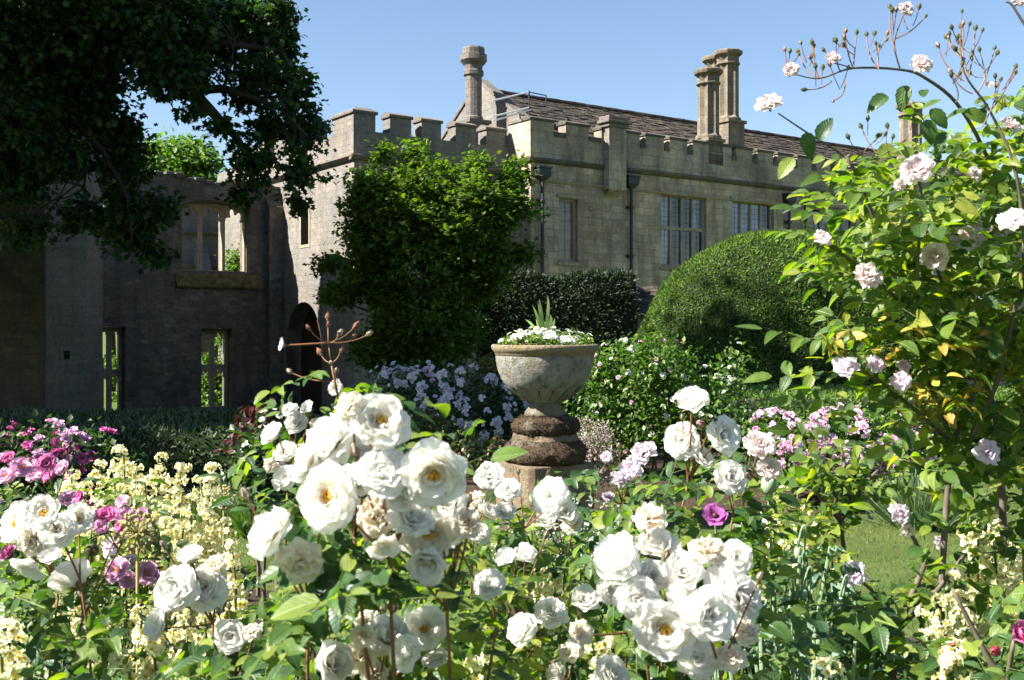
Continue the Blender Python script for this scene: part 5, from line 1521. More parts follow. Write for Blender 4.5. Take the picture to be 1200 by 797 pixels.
def clothe(th, lp, ld, rg, L, mat, tmpl='near', pairs=2, name="foliage"):
    Pp = np.array(lp).reshape(-1, 3); D = np.array(ld).reshape(-1, 3)
    if rg:
        Q = region(rg); Pp = np.concatenate([Pp, Q]); D = np.concatenate([D, np.c_[RNG.normal(size=(len(Q), 2)), RNG.uniform(-.35, .45, len(Q))]])
    n = len(Pp); nr = unit(RNG.normal(size=(n, 3)) * .38 + [-.3, -.35, .9])
    compound(name, Pp, D, nr, L * RNG.uniform(.75, 1.25, n), mat, th, tmpl, pairs)

UPF = (0.0, -.8, .6)
B = {}
B['centre'] = rose("rose_bush", "nearest rose bush, big creamy white golden-centred blooms massed on reddish canes", (-.19, 1.62, 0), [
    (390, 520, 34, 'f', (-.3, -.8, .5)), (446, 493, 36, 'o', (.3, -.85, .45)), (449, 552, 33, 'f', (.05, -.7, .6), 1.30), (385, 583, 39, 'o', (-.15, -.9, .35), 1.28), (508, 556, 38, 'o', (.1, -.75, -.2), 1.30), (433, 527, 18, 'c'), (408, 476, 19, 'd'),
    (316, 625, 31, 'f', (-.6, -.5, .6)), (353, 661, 30, 'd', (.1, -.7, -.3)), (441, 606, 29, 'd', (.0, -.8, .1)), (502, 628, 36, 'o', (.1, -.85, -.45)), (500, 655, 24, 'c', (0, -.8, -.5)), (547, 612, 19, 'd'), (448, 636, 19, 'c', (.2, -.6, -.5)), (470, 575, 24, 'f'), (530, 590, 22, 'f'),
    (365, 545, 24, 'f', (-.8, -.4, .3)), (480, 610, 24, 'f'), (416, 566, 24, 'c')], 1.36, .06, M['stem_red'], M['rose_leaf'], .24, .05)
B['low'] = rose("rose_bush", "low white rose beneath the nearest blooms, some petals faded to brown", (-.22, 1.95, 0), [
    (497, 737, 26, 'o', (.1, -.9, .35)), (454, 750, 28, 'f'), (432, 733, 18, 'd'), (419, 768, 24, 'd'), (385, 778, 25, 'c'), (508, 768, 17, 'c', (.3, -.6, -.5)), (574, 684, 18, 'f', UPF), (440, 790, 20, 'd'), (475, 765, 20, 'f'), (425, 745, 16, 'd')], 1.55, .08, M['stem_red'], M['rose_leaf'], .25, .045)
B['right'] = rose("rose_bush", "crowded white rose bush with one orange-centred bloom, beside the blue grey poppy leaves", (.27, 1.9, 0), [
    (724, 654, 31, 'f', (-.4, -.7, .5)), (768, 646, 28, 'c', (0, -.4, .8)), (761, 606, 23, 'd', (0, -.4, .9)), (831, 644, 24, 'd', (.2, -.4, .8)), (862, 654, 20, 'f'), (748, 702, 29, 'f', (-.2, -.85, .3)), (779, 738, 35, 'o', (-.05, -.95, .15), 1.50), (831, 720, 31, 'f', (.1, -.85, .2), 1.50),
    (868, 700, 28, 'f', (.5, -.6, .4)), (817, 773, 24, 'f'), (855, 768, 20, 'd'), (716, 790, 22, 'f'), (681, 742, 16, 'd'), (713, 692, 17, 'f'), (800, 672, 22, 'c'), (845, 680, 22, 'c'), (875, 740, 18, 'd'), (800, 700, 20, 'c'), (735, 675, 20, 'c'), (765, 675, 20, 'f')], 1.62, .07, M['stem_red'], M['rose_leaf'], .24, .05)
B['rlow'] = rose("rose_bush", "white rose with small loose blooms among leaves between the two crowded bushes", (.08, 2.5, 0), [
    (612, 737, 18, 'f'), (645, 718, 20, 'f'), (684, 703, 18, 'c'), (668, 762, 18, 'd'), (595, 655, 13, 'c'), (616, 650, 13, 'c'), (655, 790, 14, 'c'), (575, 740, 10, 'b')], 2.2, .1, M['stem_red'], M['rose_leaf'], .24, .045)
B['mid'] = rose("rose_bush", "white rose bush flowering right before the pedestal, stems of small crowded blooms", (.0, 3.0, 0), [
    (574, 558, 17, 'f'), (597, 574, 16, 'f'), (556, 585, 14, 'd'), (646, 582, 22, 'f', (-.2, -.8, .5)), (657, 602, 17, 'c'), (671, 612, 13, 'd'), (570, 600, 14, 'c'), (590, 600, 13, 'f'), (640, 612, 12, 'c'), (562, 625, 14, 'f'), (608, 650, 10, 'c'), (647, 560, 6, 'b')], 2.65, .12, M['stem_red'], M['rose_leaf'], .26, .045)
B['tall'] = rose("rose_bush", "tall white rose with four separate blooms standing clear above the poppies", (.42, 2.6, 0), [
    (811, 475, 20, 'c', (-.1, -.6, .8)), (799, 516, 21, 'f', (-.3, -.85, .2)), (848, 510, 23, 'f', (.3, -.75, .3)), (855, 561, 20, 'f', (.1, -.8, .4)), (823, 538, 14, 'c'), (823, 498, 6, 'b'), (835, 495, 5, 'b')], 2.3, .06, M['stem_red'], M['rose_leaf'], .3, .05)
B['pale'] = rose("rose_bush", "slender rose with pale pinkish ragged blooms between the tall white rose and the pedestal", (.42, 3.3, 0), [
    (753, 530, 15, 'l'), (738, 548, 15, 'l'), (727, 562, 12, 'l'), (713, 582, 8, 'l'), (711, 535, 7, 'l'), (745, 540, 10, 'l')], 3.0, .08, M['stem_red'], M['rose_leaf'], .4, .045)
B['duo'] = rose("rose_bush", "rose with two blush white blooms, one above the other, over the poppy seed pod", (.75, 3.2, 0), [
    (891, 522, 17, 'p', (-.1, -.8, .5)), (901, 549, 15, 'p', (.2, -.8, .4)), (884, 560, 7, 'b')], 2.9, .05, M['stem_green'], M['rose_leaf_pale'], .3, .05)
B['spray'] = rose("rose_bush", "white rose whose red bud spray stands tall against the dark doorway", (-.55, 2.6, 0), [
    (323, 511, 15, 'c', (-.5, -.6, .5)), (335, 531, 14, 'c'), (338, 562, 16, 'c'), (347, 495, 13, 'f'), (362, 480, 10, 'c'), (372, 500, 12, 'd'), (340, 480, 9, 'f'), (395, 455, 10, 'c'), (318, 545, 10, 'd')], 2.35, .06, M['stem_red'], M['rose_leaf'], .3, .05)
B['left'] = rose("rose_bush", "left white rose bush with one bloom turned away showing its sepals", (-.95, 2.0, 0), [
    (52, 601, 22, 'o', (-.05, -.9, .35), 1.8), (20, 614, 24, 'o', (-.5, -.8, .3)), (68, 622, 23, 'f', (.2, -.7, .3), 1.85), (40, 632, 22, 'd', (0, -.8, -.2)), (92, 609, 18, 'o', (.3, -.85, .3)), (36, 660, 21, 'c', (-.2, -.5, -.6)), (107, 646, 9, 'b'), (88, 684, 29, 'c', (-.5, .45, .55)), (60, 655, 14, 'c')], 1.95, .06, M['stem_red'], M['rose_leaf'], .26, .055)
B['left2'] = rose("rose_bush", "white rose with a tight knot of ruffled blooms before the pale yellow spikes", (-.72, 2.3, 0), [
    (224, 656, 18, 'c', (-.2, -.3, .9)), (206, 690, 27, 'f', (-.3, -.8, .3)), (240, 688, 24, 'f', (.2, -.8, .3)), (250, 664, 16, 'd'), (188, 735, 19, 'c'), (272, 746, 18, 'c'), (222, 672, 16, 'c'), (295, 740, 14, 'd')], 2.05, .07, M['stem_red'], M['rose_leaf'], .26, .05)
B['pinkleft'] = rose("rose_bush", "pink rose with plump rounded blooms and buds below the magenta bush", (-1.55, 3.9, 0), [
    (55, 543, 12, 'k'), (62, 558, 12, 'k'), (27, 547, 14, 'm'), (12, 537, 7, 'k'), (7, 558, 10, 'm'), (80, 585, 10, 'm'), (95, 582, 7, 'k'), (143, 587, 8, 'm'), (123, 607, 14, 'k', (.2, -.6, .7)), (147, 605, 11, 'm'), (166, 603, 8, 'm'), (145, 617, 9, 'k'), (118, 618, 9, 'm'), (131, 640, 13, 'l'), (150, 660, 12, 'l'), (173, 673, 15, 'm', (.3, -.7, .6)), (137, 668, 15, 'm'), (12, 650, 10, 'k'), (150, 680, 10, 'm'), (73, 548, 9, 'm'), (40, 560, 8, 'm')], 3.5, .12, M['stem_green'], M['rose_leaf'], .3, .045)
BR = {
    'centre': [(340, 560, 600, 730, 1.2, 1.36, 46), (300, 560, 655, 760, 1.32, 1.75, 34), (395, 545, 650, 720, 1.3, 1.6, 24), (360, 560, 480, 640, 1.5, 1.75, 16), (260, 360, 700, 800, 1.2, 1.5, 14)],
    'low': [(330, 560, 700, 830, 1.25, 1.5, 30), (320, 600, 690, 830, 1.45, 2.1, 80), (500, 600, 640, 760, 1.8, 2.4, 40)],
    'right': [(640, 900, 700, 830, 1.5, 2.0, 48), (690, 880, 640, 720, 1.75, 2.0, 20), (655, 730, 690, 760, 1.4, 1.6, 10)],
    'rlow': [(540, 720, 650, 830, 2.0, 2.9, 85)],
    'mid': [(530, 720, 590, 690, 2.6, 3.3, 70)],
    'tall': [(760, 880, 540, 640, 2.2, 2.8, 60), (720, 900, 600, 680, 2.4, 3.0, 46)],
    'pale': [(690, 790, 570, 650, 2.9, 3.5, 40)],
    'duo': [(840, 980, 580, 680, 2.8, 3.4, 36)],
    'spray': [(315, 365, 520, 620, 2.25, 2.7, 22), (345, 440, 430, 490, 2.3, 2.45, 7)],
    'left': [(-60, 170, 660, 830, 1.45, 2.2, 95), (-50, 60, 655, 700, 1.3, 1.6, 8), (60, 150, 600, 680, 2.0, 2.5, 20)],
    'left2': [(130, 320, 690, 830, 1.7, 2.5, 80), (170, 300, 740, 830, 1.4, 1.7, 14)],
    'pinkleft': [(-60, 170, 560, 700, 3.2, 4.2, 150)],
}
LL_ = dict(centre=.044, low=.04, right=.042, rlow=.041, mid=.043, tall=.047, pale=.043, duo=.046, spray=.052, left=.046, left2=.042, pinkleft=.042)
LM = dict(duo=M['rose_leaf_pale'], rlow=M['rose_leaf_pale'], low=M['rose_leaf_pale'])
for k in B: clothe(*B[k], BR[k], LL_[k], LM.get(k, M['rose_leaf']))

# the red bud spray
spth = B['spray'][0]
nd = at(397, 470, 2.35)
sm_ = MB()
sm_.tube(bez(Vector((-.5, 2.55, .9)), at(400, 500, 2.4), nd, 8), .0032, 6)
budspots = [(384, 374, 7), (363, 386, 6), (415, 384, 8), (397, 393, 8), (430, 393, 7), (413, 396, 6), (399, 413, 6), (376, 415, 8), (388, 426, 6), (385, 383, 6), (394, 437, 7), (342, 437, 7)]
hub = at(388, 425, 2.35); sm_.tube([nd, hub], [.003, .0024], 6)
h2 = at(385, 402, 2.35); sm_.tube([hub, h2], .002, 6)
for x, y, r_ in budspots:
    p = at(x, y, 2.35 + RNG.uniform(-.05, .05)); s_ = h2 if y < 400 else (hub if y < 430 else nd.lerp(hub, .5))
    sm_.tube(bez(s_, s_.lerp(p, .6) + Vector((0, 0, -.012)), p, 5), .0014, 5, False)
    ax = (p - s_).normalized() + Vector((0, 0, .5))
    o = put(spth, "rosebud", BANK['bud', 0 if (y > 425 or x > 425 or x == 397) else 1], p, ax, 1.2 * r_ * 2.35 / F)
p = at(334, 405, 2.33); sm_.tube(bez(h2, h2.lerp(p, .5), p, 5), .0022, 5, False); bloom(spth, 'cup', p, (-.8, -.3, .2), 18 * 2.35 / F)
sm_.build("stem", M['stem_red'], spth, smooth=True)
compound("foliage", [list(nd), list(nd), list(nd.lerp(hub, .2))], [[-1, -.1, .25], [.9, -.2, .1], [-.4, -.5, .7]], [[0, -.6, 1]] * 3, .052, M['rose_leaf'], spth, 'near', 1)

# ------------------------------------------------------------------ the tall blush rose
cl = thing("climbing_rose", "tall blush pink shrub rose with arching canes against the sky, some leaves yellowing", "rose bush", (1.05, 2.75, 0))
def cane(pts, r0, r1, mat='stem_wood', nm="stem"):
    m = MB(); P = [at(*p) for p in pts]
    Q = [P[0]]
    for i in range(len(P) - 1):
        p0, p1, p2, p3 = P[max(i - 1, 0)], P[i], P[i + 1], P[min(i + 2, len(P) - 1)]
        for k in range(1, 6):
            t = k / 5; Q.append(.5 * ((2 * p1) + (p2 - p0) * t + (2 * p0 - 5 * p1 + 4 * p2 - p3) * t * t + (3 * p1 - p0 - 3 * p2 + p3) * t ** 3))
    n_ = len(Q); m.tube(Q, [r0 + (r1 - r0) * i / (n_ - 1) for i in range(n_)], 7); m.build(nm, M[mat], cl, smooth=True)
    return Q
g0 = (1086, 980, 2.75)
lpts = []
lpts += cane([g0, (1106, 640, 2.75), (1112, 560, 2.75), (1116, 520, 2.75), (1085, 440, 2.7), (1060, 360, 2.65), (1040, 300, 2.6), (1012, 225, 2.55), (997, 192, 2.5), (985, 180, 2.5), (945, 155, 2.45), (912, 133, 2.42)], .009, .0016)
lpts += cane([(1116, 520, 2.75), (1150, 430, 2.8), (1150, 330, 2.8), (1170, 230, 2.75), (1150, 170, 2.7), (1120, 120, 2.62), (1085, 92, 2.55), (1058, 82, 2.5), (1000, 80, 2.45), (960, 92, 2.42), (928, 86, 2.4)], .008, .0011)
lpts += cane([(1112, 560, 2.75), (1160, 470, 2.6), (1185, 380, 2.5), (1200, 300, 2.45), (1190, 200, 2.4), (1160, 130, 2.4), (1130, 85, 2.38), (1125, 35, 2.38)], .007, .0013)
lpts += cane([(1190, 985, 2.9), (1175, 600, 2.9), (1165, 480, 2.9), (1130, 400, 2.9), (1100, 320, 2.95), (1096, 300, 2.95)], .012, .003)
lpts += cane([(1116, 520, 2.75), (1060, 470, 2.6), (1020, 440, 2.55), (990, 432, 2.5)], .006, .002)
lpts += cane([(1060, 360, 2.65), (1030, 330, 2.55), (990, 300, 2.5), (963, 284, 2.48)], .005, .002)
lpts += cane([(1085, 440, 2.7), (1075, 330, 2.6), (1080, 240, 2.55), (1075, 205, 2.5)], .006, .0025)
lpts += cane([(1200, 500, 2.6), (1215, 400, 2.5), (1230, 250, 2.5), (1220, 80, 2.5), (1190, 12, 2.5), (1178, 2, 2.5)], .008, .0016)
cane([(1000, 80, 2.45), (975, 73, 2.44)], .0015, .0013); cane([(1055, 82, 2.5), (1048, 50, 2.48), (1060, 14, 2.46)], .0022, .0014)
fine = [((928, 86), (920, 60)), ((960, 92), (952, 52)), ((960, 92), (936, 62)), ((1000, 80), (990, 45)), ((1000, 80), (1004, 40)), ((1030, 81), (1016, 42)), ((1030, 81), (1030, 55)), ((1050, 60), (1043, 10)), ((1050, 45), (1084, 20)), ((985, 84), (980, 50)), ((975, 95), (945, 105)),
        ((990, 95), (977, 118)), ((1135, 90), (1126, 33)), ((1135, 90), (1143, 35)), ((1130, 70), (1110, 45)), ((1145, 110), (1165, 58)), ((1130, 95), (1100, 55)), ((1160, 130), (1190, 80)), ((1140, 110), (1115, 85)), ((1120, 120), (1115, 90)), ((1040, 190), (1010, 150)), ((1045, 185), (1040, 150)), ((1150, 150), (1172, 95)), ((997, 192), (1030, 160)), ((1155, 100), (1148, 60)), ((1120, 60), (1128, 30))]
budsp = []
for (x0, y0), (x1, y1) in fine:
    dd = 2.45 if x0 < 1100 else 2.4
    fm_ = MB(); a, b = at(x0, y0, dd), at(x1, y1, dd + RNG.uniform(-.05, .05)); fm_.tube(bez(a, a.lerp(b, .5) + Vector((RNG.uniform(-.02, .02), 0, -.012)), b, 6), [.0016] * 4 + [.0013] * 3, 5, False); budsp.append((b, (b - a)))
    for _ in range(2):
        t = RNG.uniform(.3, .8); s_ = a.lerp(b, t); e = s_ + Vector((RNG.uniform(-.03, .03), RNG.uniform(-.02, .02), RNG.uniform(.01, .05))); fm_.tube([s_, s_.lerp(e, .6) + Vector((0, 0, -.004)), e], .0011, 4, False); budsp.append((e, e - s_))
    fm_.build("twig", M['stem_red'], cl)
for p, ax in budsp: put(cl, "rosebud", BANK['bud', 3 if RNG.random() < .75 else 2], p, ax + Vector((0, 0, .02)), .013 * RNG.uniform(.7, 1.1))
for x, y, r_, kd, d in [(902, 126, 15, 'p', 2.42), (927, 83, 9, 'p', 2.4), (975, 71, 9, 'p', 2.44), (1061, 12, 9, 'p', 2.46), (1079, 80, 13, 'p', 2.5), (1075, 201, 20, 'p', 2.48), (1013, 329, 20, 'p', 2.45), (963, 281, 12, 'p', 2.46), (1095, 303, 18, 'p', 2.6),
                        (1187, 260, 17, 'p', 2.4), (1182, 150, 13, 'p', 2.5), (1139, 206, 10, 'p', 2.5), (1055, 217, 8, 'p', 2.55), (990, 431, 15, 'l', 2.48), (1025, 427, 13, 'l', 2.5), (1057, 448, 15, 'l', 2.5), (1057, 430, 9, 'l', 2.52), (1155, 531, 16, 'l', 2.5), (1191, 5, 10, 'p', 2.5), (1132, 275, 10, 'p', 2.9), (1160, 100, 5, 'p', 2.4)]:
    p = at(x, y, d); size = 2.3 * r_ * d / F; BLOOMS.append((p, size / 2))
    bloom(cl, KD[kd], p, Vector((RNG.uniform(-.6, .4), -.8, RNG.uniform(.1, .9))), size)
lp = [list(lpts[k]) for k in range(0, len(lpts), 2) if at(0, 240, lpts[k].y).z > lpts[k].z]; ld = [[RNG.normal(), RNG.normal(), RNG.uniform(-.2, .4)] for _ in lp]
clothe(cl, lp, ld, [(985, 1080, 190, 330, 2.4, 2.9, 105), (1060, 1230, 150, 300, 2.4, 3.1, 170), (1150, 1240, 90, 180, 2.4, 2.8, 26), (1020, 1230, 290, 420, 2.4, 3.1, 200), (980, 1060, 380, 480, 2.4, 2.7, 34), (1070, 1240, 400, 560, 2.5, 3.2, 160), (1140, 1240, 540, 680, 2.5, 3.1, 50), (940, 1000, 270, 330, 2.4, 2.6, 8), (955, 990, 400, 450, 2.45, 2.6, 6)], .05, M['rose_leaf_pale'])
clothe(cl, [], [], [(1060, 1220, 390, 500, 2.35, 2.8, 46), (960, 1080, 350, 420, 2.4, 2.6, 10), (1100, 1200, 330, 420, 2.4, 2.8, 12)], .036, M['yellow_leaf'], 'near', 1, "yellow_foliage")
# a few single big leaves set by hand on the arching canes
sl_ = [(1062, 100, 2.5, -.3, -.9), (1085, 140, 2.5, .2, -1), (1040, 112, 2.5, -.8, -.5), (945, 155, 2.45, .1, -1), (930, 185, 2.45, -.7, -.8), (960, 165, 2.45, .3, .8), (1110, 155, 2.5, -.6, -1), (1130, 130, 2.5, .8, -.4), (1090, 128, 2.5, .6, -.7)]
leaves("foliage", 'near', [list(at(x, y, d)) for x, y, d, a, b in sl_], [[a, -.2, b] for *_, a, b in sl_], [[-.3, -.8, .4]] * len(sl_), .06, .036, M['rose_leaf'], cl, True)
# ------------------------------------------------------------------ pale yellow flower spikes (sisyrinchium)
fl6 = [(6, 1.0, .62, 1.05, 1.4, .05, .2, 2)]
YM = {}
for i in range(3):
    m = petal_flower(fl6, 400 + i, two((.88, .78, .16), (.93, .93, .66), .35, .04))
    m.cur = (.80, .50, .04); m.lathe([(.10, .0), (.12, .06), (.05, .12)], (0, 0, 0), 6)
    YM[i] = m
M['floret'] = petal_mat("yellow_florets", .45, .7)
def floret_head(seed):
    r = random.Random(seed); m = MB()
    for f in range(r.randint(12, 15)):
        d = Vector((r.gauss(0, 1), r.gauss(0, 1), r.gauss(.25, .6))).normalized()
        src = YM[r.randrange(3)]; s = r.uniform(.8, 1.1)
        rot = d.to_track_quat('Z', 'Y') @ Quaternion((0, 0, 1), r.uniform(0, 6)); off = Vector((d.x, d.y, d.z * .75)) * r.uniform(.6, 1.0)
        b = len(m.v); m.v += [tuple(off + rot @ (Vector(v) * s)) for v in src.v]; m.c += src.c; m.f += [tuple(b + i for i in f_) for f_ in src.f]
    return mesh_of(m, "flower_head", M['floret'])
HEADS = [floret_head(700 + i) for i in range(6)]
def spike(parent, base, top, n_cl, size, frac=.62):
    """one flowering stem: heads of small six-petalled flowers strung along its upper part"""
    base, top = Vector(base), Vector(top)
    bend = Vector((random.uniform(-.05, .05), random.uniform(-.05, .05), 0))
    pt = lambda t: base.lerp(top, t) + bend * math.sin(math.pi * t)
    s = MB(); s.tube([pt(t / 8) for t in range(9)], .0035, 5)
    sp_ = s.build("flower_spike", M['stem_green'], parent)
    n_cl = int(n_cl * 1.5) + 1; size *= 1.12
    for k in range(n_cl):
        t = 1 - frac * k / max(1, n_cl - 1) * random.uniform(.94, 1.06)
        put(sp_, "flower_head", random.choice(HEADS), pt(t) + Vector((random.uniform(-1, 1), random.uniform(-1, 1), 0)) * size * .35, (random.uniform(-.3, .3), random.uniform(-.4, .2), 1), size * random.uniform(.8, 1.15) * (.8 if k == 0 else 1))
def yellow_plant(label, cx, cd, spikes, size, group="pale yellow spike flowers", nl=40):
    b = Vector((cx, cd, 0)); th = thing("yellow_flower_plant", label, "flowering plant", b, group)
    for x, y, d, n, L in spikes:
        t = at(x, y, d); bs = Vector((t.x + random.uniform(-.06, .06), t.y + random.uniform(-.05, .05), max(0, t.z - L)))
        spike(th, Vector((bs.x, bs.y, 0)), t, n, size, min(.85, n * size * 2.1 / max(.3, t.z)))
    n = nl; p = np.c_[cx + RNG.normal(0, .13, n), cd + RNG.normal(0, .1, n), np.zeros(n)]
    leaves("foliage", 'blade', p, unit(RNG.normal(size=(n, 3)) * .22 + [0, 0, 1]), unit(rnd_dir(n)), RNG.uniform(.3, .62, n), .022, M['iris'], th)
    return th
d = 4.3
yellow_plant("thick pale yellow flower clump of many spikes in front of the magenta roses", at(140, 600, d).x, d, [(145, 530, d, 9, 1), (118, 545, d + .1, 9, 1), (133, 552, d, 10, 1), (160, 548, d + .1, 10, 1), (100, 570, d - .1, 8, 1), (84, 558, d + .1, 6, 1), (150, 575, d - .2, 9, 1), (125, 580, d - .2, 9, 1), (170, 565, d - .1, 9, 1), (110, 600, d - .3, 7, 1), (160, 600, d - .3, 8, 1), (75, 578, d, 7, 1)], .034)
yellow_plant("pale yellow flower clump with four tall separate spikes against the black hedge", at(215, 600, d).x, d - .1, [(186, 537, d, 12, 1), (212, 548, d, 12, 1), (248, 550, d, 11, 1), (235, 562, d + .1, 10, 1), (200, 570, d - .2, 10, 1), (225, 585, d - .2, 10, 1), (195, 610, d - .3, 8, 1), (178, 590, d - .2, 9, 1), (242, 590, d - .2, 9, 1), (215, 620, d - .3, 7, 1)], .034)
yellow_plant("single short pale yellow spike nearest the open lawn", at(268, 612, 4.1).x, 4.1, [(266, 612, 4.1, 6, 1), (272, 640, 4.0, 4, 1)], .03, nl=16)
d = 2.4
yellow_plant("pale yellow flower clump growing under the knot of ruffled white roses", at(200, 740, d).x, d, [(277, 690, 2.35, 2, 1), (215, 722, d, 4, 1), (165, 722, d, 3, 1), (220, 745, d - .1, 3, 1), (152, 775, 2.1, 3, 1), (180, 760, 2.1, 2, 1), (240, 725, 2.5, 3, 1)], .03, nl=24)
yellow_plant("pale yellow flower clump almost buried in rose leaves below the turned-away bloom", at(10, 740, 2.3).x, 2.3, [(13, 735, 2.3, 4, 1), (2, 770, 2.1, 3, 1), (30, 790, 2.1, 2, 1), (-5, 700, 2.4, 3, 1)], .03, nl=20)
yellow_plant("pale yellow flowers low between the white roses and the poppy leaves", at(560, 770, 2.2).x, 2.4, [(558, 776, 1.9, 2, 1), (648, 680, 2.7, 2, 1), (630, 675, 2.8, 2, 1), (707, 752, 1.9, 2, 1), (970, 785, 2.0, 2, 1)], .03, nl=20)
d = 2.7
yellow_plant("pale yellow flower clump leaning beside the fat pink rosebud", at(1130, 700, d).x, d, [(1120, 672, d, 9, 1), (1108, 705, d - .15, 6, 1), (1130, 700, d - .1, 8, 1), (1118, 768, 2.2, 4, 1), (1105, 775, 2.2, 3, 1), (1146, 632, d + .2, 4, 1), (1165, 640, d + .2, 5, 1), (1180, 665, d, 4, 1), (1190, 690, d, 4, 1), (1085, 720, d, 3, 1)], .031, nl=46)
yellow_plant("sparse small yellow flowers among the stems of the blush rose", at(925, 620, 3.6).x, 3.6, [(917, 568, 3.6, 3, 1), (905, 590, 3.6, 3, 1), (945, 598, 3.5, 2, 1), (930, 620, 3.6, 2, 1), (895, 640, 3.6, 3, 1), (975, 628, 3.5, 2, 1)], .03, nl=30)
yellow_plant("small yellow flowers beyond the grey trunk on the lawn's edge", at(1160, 640, 4.2).x, 4.2, [(1148, 620, 4.2, 3, 1), (1170, 615, 4.2, 3, 1), (1135, 600, 4.3, 2, 1), (1190, 640, 4.2, 3, 1)], .032, nl=30)

# ------------------------------------------------------------------ allium seedheads
M['seed'] = plain("dry_seedhead", (.22, .20, .08), (.34, .30, .13), 30, .8, .2, 0)
M['straw'] = plain("straw_stem", (.40, .30, .10), (.5, .38, .14), 9, .6, .2, 0)
for px, py, rp, d, lab in ((262, 583, 14, 5.0, "greenish ball-shaped seedhead on a thin stem before the dark hedge"), (161, 625, 24, 3.0, "straw coloured seedhead globe on a stout yellow stalk among the pink roses")):
    c = at(px, py, d); r_ = rp * d / F
    th = thing("allium_seedhead", lab, "seedhead", (c.x, c.y, 0), "allium seedheads")
    s = MB(); s.tube([(c.x, c.y, 0), c], .005, 6); s.build("stem", M['straw'], th)
    h = MB(); h.lathe([(.002, -.008), (.008, 0), (.002, .008)], c, 6)
    for k in range(90):
        dv = Vector(rnd_dir(1)[0]); e = c + dv * r_ * random.uniform(.8, 1.05)
        h.tube([c, e], .0011, 3, False); h.lathe([(.001, -.006), (.006, -.002), (.006, .003), (.001, .006)], e, 5)
    h.build("globe", M['seed'], th)

# ------------------------------------------------------------------ poppies
M['poppy_leaf'] = leaf_mat("glaucous_leaves", [(0, (.10, .17, .11)), (.6, (.16, .245, .17)), (1, (.12, .22, .09))], .22, (.3, .42, .15), rough=.55, spec=.3)
M['poppy_stem'] = plain("glaucous_stem", (.16, .24, .14), (.22, .30, .18), 8, .6, .3, 0)
M['pod'] = plain("poppy_pod", (.20, .30, .19), (.28, .37, .24), 12, .6, .3, 0)
def pod(parent, p, s, stem_from, droop=False):
    m = MB()
    if droop: m.lathe([(.1, -1.3), (.3, -1.1), (.42, -.6), (.36, -.15), (.12, .05)], (0, 0, 0), 12); m.v = [(p[0] + x * s, p[1] + y * s, p[2] + z * s) for x, y, z in m.v]
    else:
        m.lathe([(.12, -.62), (.3, -.5), (.46, -.15), (.44, .2), (.3, .42), (.2, .46)], (0, 0, 0), 14)
        m.lathe([(.2, .44), (.42, .5), (.46, .55), (.3, .58), (.04, .62)], (0, 0, 0), 14)
        m.v = [(p[0] + x * s, p[1] + y * s, p[2] + z * s) for x, y, z in m.v]
    o = m.build("seed_pod" if not droop else "flower_bud", M['pod'], parent, smooth=True)
    a = Vector(stem_from); e = Vector(p); t = MB()
    if droop:
        top_ = e + Vector((.02, 0, .05)); t.tube(bez(a, a.lerp(top_, .7), top_, 8) + bez(top_, top_ + Vector((-.01, 0, .02)), e, 5)[1:], .0028, 6)
    else: t.tube(bez(a, a.lerp(e, .6) + Vector((.01, 0, 0)), e - Vector((0, 0, s * .6)), 8), .0032, 6)
    t.build("stem", M['poppy_stem'], o, smooth=True)
def poppy(label, c, n, L, hts, spread):
    L = L * .78; n = int(n * 1.9)
    th = thing("poppy_plant", label, "poppy", c, "poppies in the bed"); c = np.array(list(c))
    ang = RNG.uniform(0, 6.28, n); hz = RNG.uniform(.12, 1, n) * hts; rr = spread * RNG.uniform(.1, .9, n)
    p = c + np.c_[np.cos(ang) * rr * .5, np.sin(ang) * rr * .5, hz]
    dr = unit(np.c_[np.cos(ang), np.sin(ang), RNG.uniform(.1, 1.1, n)])
    L = L * (1.15 - .75 * hz / hts)
    leaves("foliage", 'wavy', p, dr, unit(np.c_[np.cos(ang) * -.4, np.sin(ang) * -.4 - .2, np.ones(n)]), L * RNG.uniform(.6, 1.2, n), L * .5 * RNG.uniform(.7, 1.1, n), M['poppy_leaf'], th, True)
    m = MB()
    for k in range(4):
        a = k * 1.6; m.tube(bez(Vector(c) + Vector((.02 * math.cos(a), .02 * math.sin(a), 0)), Vector(c) + Vector((.03 * math.cos(a), .03 * math.sin(a), hts * .6)), Vector(c) + Vector((spread * .35 * math.cos(a), spread * .35 * math.sin(a), hts)), 6), [.007, .0065, .006, .0055, .005, .0045, .004], 6)
    m.build("stem", M['poppy_stem'], th)
    return th
def pxz(px, d): return Vector(((px - 600) / F * d, d, 0))
P1 = poppy("clump of frilled blue grey poppy leaves with nodding buds beside the crowded white roses", pxz(918, 2.7), 46, .17, zat(640, 2.7), .34)
for x, y in ((935, 642), (942, 690), (920, 700), (985, 700)): pod(P1, at(x, y, 2.6), .022, pxz(925, 2.7) + ZV * .5, True)
P2 = poppy("lower blue grey poppy clump at the bed's front edge, leaves broad and wavy", pxz(905, 2.1), 34, .15, zat(750, 2.1), .26)
P3 = poppy("narrow poppy plant with one round seed pod held above the bed", pxz(897, 3.2), 22, .15, zat(690, 3.2), .22)
pod(P3, at(901, 567, 3.1), .05, pxz(903, 3.2) + ZV * .6)
P4 = poppy("poppy plant carrying one open purple flower behind the white roses", pxz(842, 3.4), 26, .15, zat(660, 3.4), .24)
pc_ = at(838, 606, 3.3); s = MB(); s.tube(bez(pxz(842, 3.4) + ZV * .5, at(842, 650, 3.35), pc_ - Vector((0, 0, .01)), 8), .0035, 6); s.build("stem", M['poppy_stem'], P4)
po = put(P4, "bloom", BANK['poppy', 0], pc_, (-.1, -.75, .55), .085)
